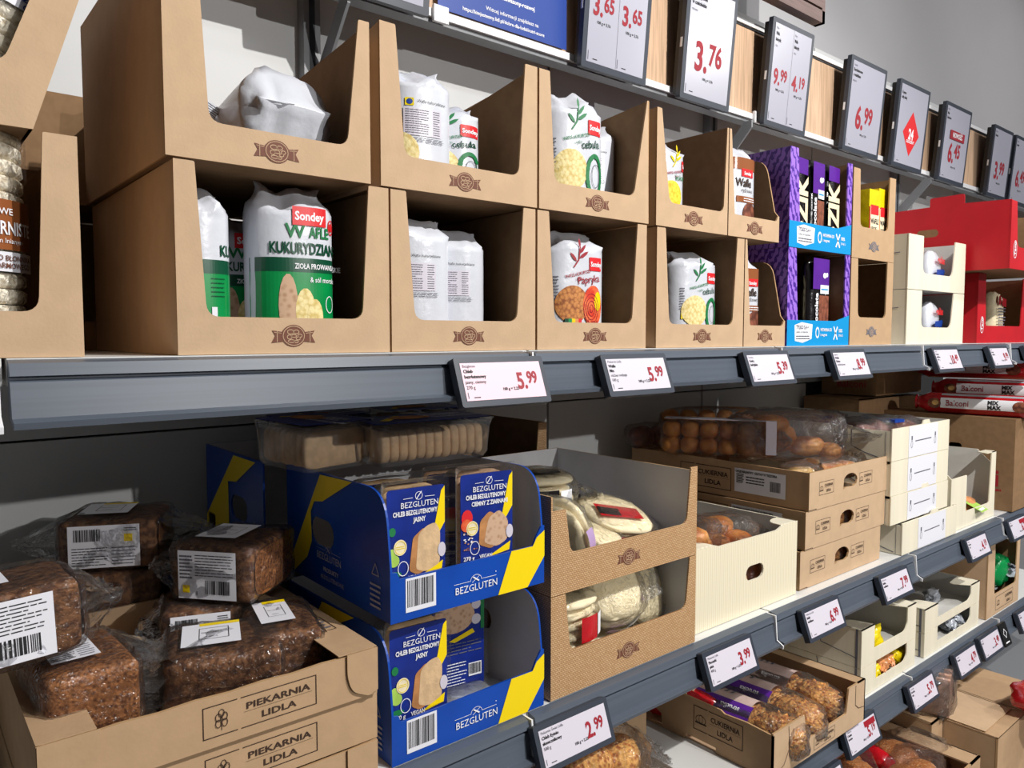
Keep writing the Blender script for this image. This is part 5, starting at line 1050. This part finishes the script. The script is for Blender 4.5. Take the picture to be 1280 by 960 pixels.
plainbox('stock_box','shaded box supporting the dark ones behind the open white carton',(2.42,1.225,.9045),.26,.17,.195,'kraft_dark')
# ------------------------------------------------------------ lower shelf
th=thing('crumble_pastry_box','brown box of crumble topped pastries with purple labels on the lower shelf','carton',(1.292,.768,.5915))
w,h,d=.375,.094,.40
b=MB(FRONT()); b.sheet(rnd([(0,0),(w,0),(w,h),(w-.075,h),(w-.085,.040),(.125,.040),(.115,h),(0,h)],[0,0,0,.004,.004,.004,.004,0]),.004,'kraft','kraft','kraft_edge'); b.pline([(.055,h-.002),(.06,h*.5),(.04,h*.2),(.01,.008)],.0014,'ink_dark_brown'); b.pline([(w-.045,h-.002),(w-.045,h*.5),(w-.03,h*.38),(w-.004,h*.34)],.0014,'ink_dark_brown'); b.build('front_panel',th)
b=MB(frame((0,d,0),(0,-1,0),(0,0,1))); b.sheet([(0,0),(.0,0),(.19,0),(.192,.012),(.27,.012),(.272,0),(d,0),(d,h-.004),(d-.06,h),(d-.11,h-.003),(d-.12,h+.002),(0,h)][1:],.004,'kraft_flat','kraft','kraft_edge',[[(.06,.002),(.13,.002),(.128,.030),(.10,.042),(.07,.036)]]); bframe(b,.215,.032,.118,.050,'CUKIERNIA','LIDLA',icon=1); b.build('side_panel',th)
b=MB(frame((w,0,0),(0,1,0),(0,0,1))); b.sheet([(0,0),(d,0),(d,h),(0,h)],.004,'kraft_flat','kraft','kraft_edge'); b.build('side_panel',th)
b=MB(T(w-.035,0,h)); b.sheet([(0,0),(.035,0),(.035,d),(0,d)],.002,'kraft_flat'); b.build('top_flap',th)
b=MB(frame((w,d,0),(-1,0,0),(0,0,1))); b.sheet([(.004,0),(w-.004,0),(w-.004,h),(.004,h)],.004,'kraft_flat','kraft'); b.build('back_panel',th)
b=MB(); b.box((.004,.004,0),(w-.004,d-.004,.004),'kraft'); b.build('base_panel',th)
b=MB(FRONT()); bframe(b,.155,.007,.085,.026,'CUKIERNIA','LIDLA',icon=1); b.build('front_print',th)
SG='crumble pastries bagged in the brown box'
for k,(x,y,l,pl) in enumerate(((1.375,.90,'crumble pastry with purple label, leftmost of three','film_purple'),(1.470,.915,'crumble pastry with purple label, middle of three','film_purple'),(1.570,.925,'crumble pastry with pale label, rightmost of three','paper_brown_band'))):
    t=thing('crumble_pastry',l,'pastry',(x,y,.598),4,SG)
    b=MB()
    for q in range(3): b.blob(0,-.09+q*.075,.040,.042,.052,.037,'crumble',34,22,.34,26,.9,k*5+q)
    b.build('pastry',t,True)
    b=MB(); b.blob(0,-.01,.040,.048,.145,.043,'crinkled_film',20,14,.12,12,.6,k+40); b.build('film_wrapper',t,True)
    b=MB()
    def wr(x_,y_,z_,): a=x_/.048; return ((.050+z_)*math.sin(a)*.98,y_,.040+(.046+z_)*math.cos(a))
    b.warp=wr; b.rect(-.055,-.04,.060,.13,'paper_brown_band',.002,14,5); b.rect(-.060,-.045,-.018,.125,pl,.0026,8,5) if pl=='film_purple' else None; b.lines(.0,.01,.035,.09,6,'ink_grey',z=.0034); b.text('struclka',-.03,-.02,.014,'ink_white',rot=90,z=.0036,bold=.02); b.build('paper_label',t)
t=thing('red_snack_bag','small red bag tucked at the left side of the crumble pastry box','snack bag',(1.327,1.02,.600),10)
b=MB(); b.blob(0,0,.045,.03,.10,.042,'film_red',16,10,.3,9,.8,4); b.blob(0,.0,.085,.03,.04,.018,'flatbread',12,8,.2,9,.8,2); b.build('bag',t,True)
# cream small trays with candy
def candy_tray(label,loc,w,h,fr=.3,tilt=0,flap=True,d=.42):
    th=thing('candy_tray',label,'tray',loc,0,'small cream candy trays on the lower shelf')
    pts=[(0,0),(w,0),(w,h),(w*.83,h),(w*.83,h*.55),(w*.78,h*.36),(w*fr,h*.36),(w*fr,h),(0,h)]
    b=MB(FRONT()); b.sheet(rnd(pts,[0,0,0,0,.006,.01,0,0,0]),.003,'cream_card','cream_inside','cream_card'); b.build('front_panel',th)
    for s in(0,1):
        b=MB(frame((.0006,d+.0008,0),(0,-1,0),(0,0,1)) if s==0 else frame((w-.0006,.0008,0),(0,1,0),(0,0,1))); b.sheet([(0,0),(d,0),(d,h),(0,h)],.003,'cream_card','cream_inside','cream_card')
        if s==0: b.pline([(d-.11,h-.002),(d-.10,h*.4),(d-.01,h*.25)],.002,'ink_grey'); b.rect(d-.014,0,d-.008,h,'ink_grey')
        b.build('side_panel',th)
        if flap:
            b=MB(T(0,0,h)); q=rnd([(0,.0),(w*fr,.0),(w*fr*.8,.05),(0,.07)],[0,0,.012,0]) if s==0 else rnd([(w*.83,0),(w,0),(w,.06),(w*.74,.05)],[0,0,0,.02]); b.sheet(q,.002,'cream_card'); b.build('corner_flap',th)
    b=MB(frame((w,d,0),(-1,0,0),(0,0,1))); b.sheet([(.003,0),(w-.003,0),(w-.003,h),(.003,h)],.003,'cream_card','cream_inside'); b.build('back_panel',th)
    b=MB(); b.box((.003,.003,0),(w-.003,d-.003,.003),'cream_inside'); b.build('base_panel',th)
    return th
candy_tray('lower cream candy tray beside the crumble pastry box',(1.755,.820,.5915),.300,.070,.26,flap=False)
candy_tray('upper cream candy tray beside the crumble pastry box, nearly empty with one yellow bag',(1.755,.820,.6625),.300,.094,.22)
candy_tray('lower cream candy tray of the stack left of the green bag carton',(2.112,.820,.5915),.385,.066,.22,flap=False)
candy_tray('upper cream candy tray of the stack left of the green bag carton',(2.112,.820,.6585),.385,.064,.22)
KG='small candy bags in the cream trays'
def candy(label,loc,m,r,seed):
    t=thing('candy_bag',label,'candy bag',loc,seed*17%60,KG)
    b=MB(); b.blob(0,0,r*.8,r*1.2,r*.8,r*.8,m,18,12,.45,16,.9,seed); b.build('bag',t,True)
    b=MB(T(0,0,r*.8)); tailfin(b,r*1.05,0,.02,.01,m,seed,w=.03); tailfin(b,-r*1.05,0,.02,.01,m,seed+1,ax=-1,w=.03); b.build('twisted_ends',t,True)
candy('yellow candy bag in the otherwise empty upper cream tray',(1.885,.860,.6675),'film_yellow',.036,1)
candy('orange candy bag at the left of the lower cream tray',(1.925,.856,.5955),'film_orange',.028,2)
candy('orange candy bag in the middle of the lower cream tray',(1.975,.868,.5955),'film_orange',.027,3)
candy('yellow candy bag at the right of the lower cream tray',(2.018,.856,.5955),'film_yellow',.029,4)
candy('yellow candy bag peeking at the left window edge of the lower cream tray',(1.880,.850,.5955),'film_yellow',.024,5)
candy('silvery candy bag in the lower tray of the right cream stack',(2.36,.860,.5955),'film_silver',.028,6)
candy('second silvery candy bag, right in the right lower cream tray',(2.42,.870,.5955),'film_silver',.027,7)
candy('clear bag lying in the upper tray of the right cream stack',(2.36,.90,.6635),'film_silver',.026,8)
# carton with green bags
c=carton('green_bag_carton','tall brown carton with dark green snack bags at the right of the lower shelf',(2.545,.815,.5915),.28,.42,.240,m='kraft',inner='kraft_dark',edge='kraft_edge',emb=False,pl=(.055,.062),pr=(.025,.03),rail=.065,rad=.01,printfn=lambda b,w,h:bframe(b,.075,.012,.15,.042,'CUKIERNIA','LIDLA',icon=1,split=.5))
for k,(x,y,z,m,l) in enumerate(((2.74,.90,.598,'film_teal','dark teal bag upright in the tall brown carton'),(2.765,.865,.640,'film_green','green bag with silver seal at the front of the tall brown carton'),(2.77,.99,.598,'film_teal','teal and black bag at the back of the tall brown carton'),(2.70,.93,.72,'film_red','dark red bag topping the tall brown carton'))):
    t=thing('crisp_bag',l,'snack bag',(x,y,z),20*k-20,'snack bags in the tall brown carton')
    b=MB(); b.blob(0,0,.05,.062,.035,.05,m,18,12,.35,12,.8,k+3); b.build('bag',t,True)
    b=MB(T(0,-.03,.06)); tailfin(b,.0,0,.05,.02,'film_silver',k,w=.05); b.build('sealed_end',t,True)
# ------------------------------------------------------------ bottom deck (cartons on the base shelf at z .26)
zb=.261
def bigopen(label,loc,w,d,h,rz=0,m='kraft_flat',holes=(),name='deck_carton',flaps=True):
    th=thing(name,label,'carton',loc,rz,'big brown cartons on the bottom deck')
    b=MB(FRONT()); b.sheet([(0,0),(w,0),(w,h),(0,h)],.005,m,'kraft','kraft_edge'); b.build('front_panel',th)
    for s in(0,1):
        b=MB(frame((.0006,d+.0008,0),(0,-1,0),(0,0,1)) if s==0 else frame((w-.0006,.0008,0),(0,1,0),(0,0,1))); b.sheet([(.005,0),(d-.005,0),(d-.005,h),(.005,h)],.005,m,'kraft','kraft_edge',holes if s==0 else ()); b.build('side_panel',th)
    b=MB(frame((w,d,0),(-1,0,0),(0,0,1))); b.sheet([(0,0),(w,0),(w,h),(0,h)],.005,m,'kraft','kraft_edge'); b.build('back_panel',th)
    b=MB(); b.box((.005,.005,0),(w-.005,d-.005,.005),'kraft'); b.build('base_panel',th)
    return th
c=bigopen('open brown carton of sesame buns under the lower shelf',(1.66,.660,zb),.40,.36,.150)
b=MB(T(.34,0,.15)); b.sheet([(0,0),(.06,0),(.06,.36),(0,.36)],.004,'kraft_flat'); b.line(.0,.18,.06,.18,.002,'ink_dark_brown'); b.build('top_flap',c)
for k,(x,y,z,m,l) in enumerate(((1.96,.80,.375,'sesame_bun','sesame bun bag at the right end of the open brown carton'),(1.86,.74,.380,'sesame_bun','sesame bun bag at the front of the open brown carton'),(1.80,.86,.37,'sesame_bun','sesame bun bag behind in the open brown carton'))):
    t=bunbag(l,(x,y,z-.03),-20+30*k,[(-.03,0,.04,.055,.055,.038),(.06,.0,.03,.045,.05,.03)],m,'sesame bun bags','clear_film',seed=50+k,tail=.04)
    b=MB(); b.blob(-.09,.0,.05,.028,.05,.030,'film_red' if k!=1 else 'film_black',14,8,.3,9,.9,k); b.build('printed_bag_end',t,True)
c=bigopen('closed brown carton with round punched holes at the lower right',(2.150,.650,zb),.42,.30,.168,holes=[[(x+.014*math.cos(a),.055+.014*math.sin(a)) for a in [2*PI*i/12 for i in range(12)]] for x in (.17,.24,.29)])
b=MB(T(0,0,.1685)); b.sheet([(0,0),(.20,0),(.20,.30),(0,.30)],.003,'kraft_flat'); b.build('top_flap',c)
b=MB(T(0,0,.1685)); b.sheet([(.203,0),(.42,0),(.42,.30),(.203,.30)],.003,'kraft_flat'); b.build('top_flap',c)
b=MB(T(0,0,.1725)); b.sheet(rnd([(0.002,.03),(.19,.03),(.19,.20),(.16,.26),(.002,.27)],[0,0,.02,.02,0]),.002,'kraft','kraft','kraft_edge'); b.line(.2,.0,.2,.3,.003,'ink_dark_brown'); b.build('tuck_flap',c)
bigopen('tall brown carton filling the shade behind the closed one at the lower right',(2.20,.97,zb),.62,.34,.30)
t=thing('striped_snack_bag','red and white striped bag with a zigzag seal at the right picture edge','snack bag',(2.31,.645,zb+.176),-10)
b=MB(); b.blob(.08,-.02,.045,.10,.07,.042,'film_red',18,12,.2,10,.8,3); 
for q in range(4): b.blob(.06+.03*q,-.03-.01*q,.060,.01,.06,.03,'film_white',10,8,.2,8,.9,q)
b.build('bag',t,True)
t=thing('wafer_bag','bag of wafer bars seen below the 5.79 tag','snack bag',(2.175,.835,zb+.182),16)
for k in range(6):
    b=MB(); b.box((-.06+.018*k,-.06,0),(-.048+.018*k,.06,.10+.006*(k%2)),'wafer_bar'); b.build('wafer_bar',t)
b=MB(); b.blob(-.01,0,.052,.078,.072,.064,'crinkled_film',20,12,.2,12,.6,8); b.build('film_wrapper',t,True)
plainbox('stock_box','brown box on the bottom deck under the wafer bag',(2.02,1.03,zb),.17,.30,.20,'kraft_flat')
plainbox('stock_box','brown box holding up the wafer bag',(2.075,.78,zb),.07,.2,.178,'kraft_flat')
# section under the 2.99 tag
plainbox('stock_box','brown box left of the lower board in the shade',(.98,.98,.261),.19,.4,.44,'kraft_flat')
plainbox('stock_box','brown box below the 2.99 tag, partly cut by the frame',(.74,.95,.261),.22,.42,.43,'kraft_flat')
t=bunbag('seeded loaf bag topmost below the 2.99 tag at the bottom edge',(.87,.87,.700),-30,[(0,0,.04,.055,.05,.036),(.07,.02,.035,.04,.045,.03)],'crumble','loaf bags at the bottom edge',seed=61,tail=.04)
t=bunbag('dark loaf bag left of the seeded one at the bottom edge',(.76,.88,.700),20,[(0,0,.035,.05,.05,.032)],'pastry_red','loaf bags at the bottom edge','crinkled_film',seed=62,tail=.04)
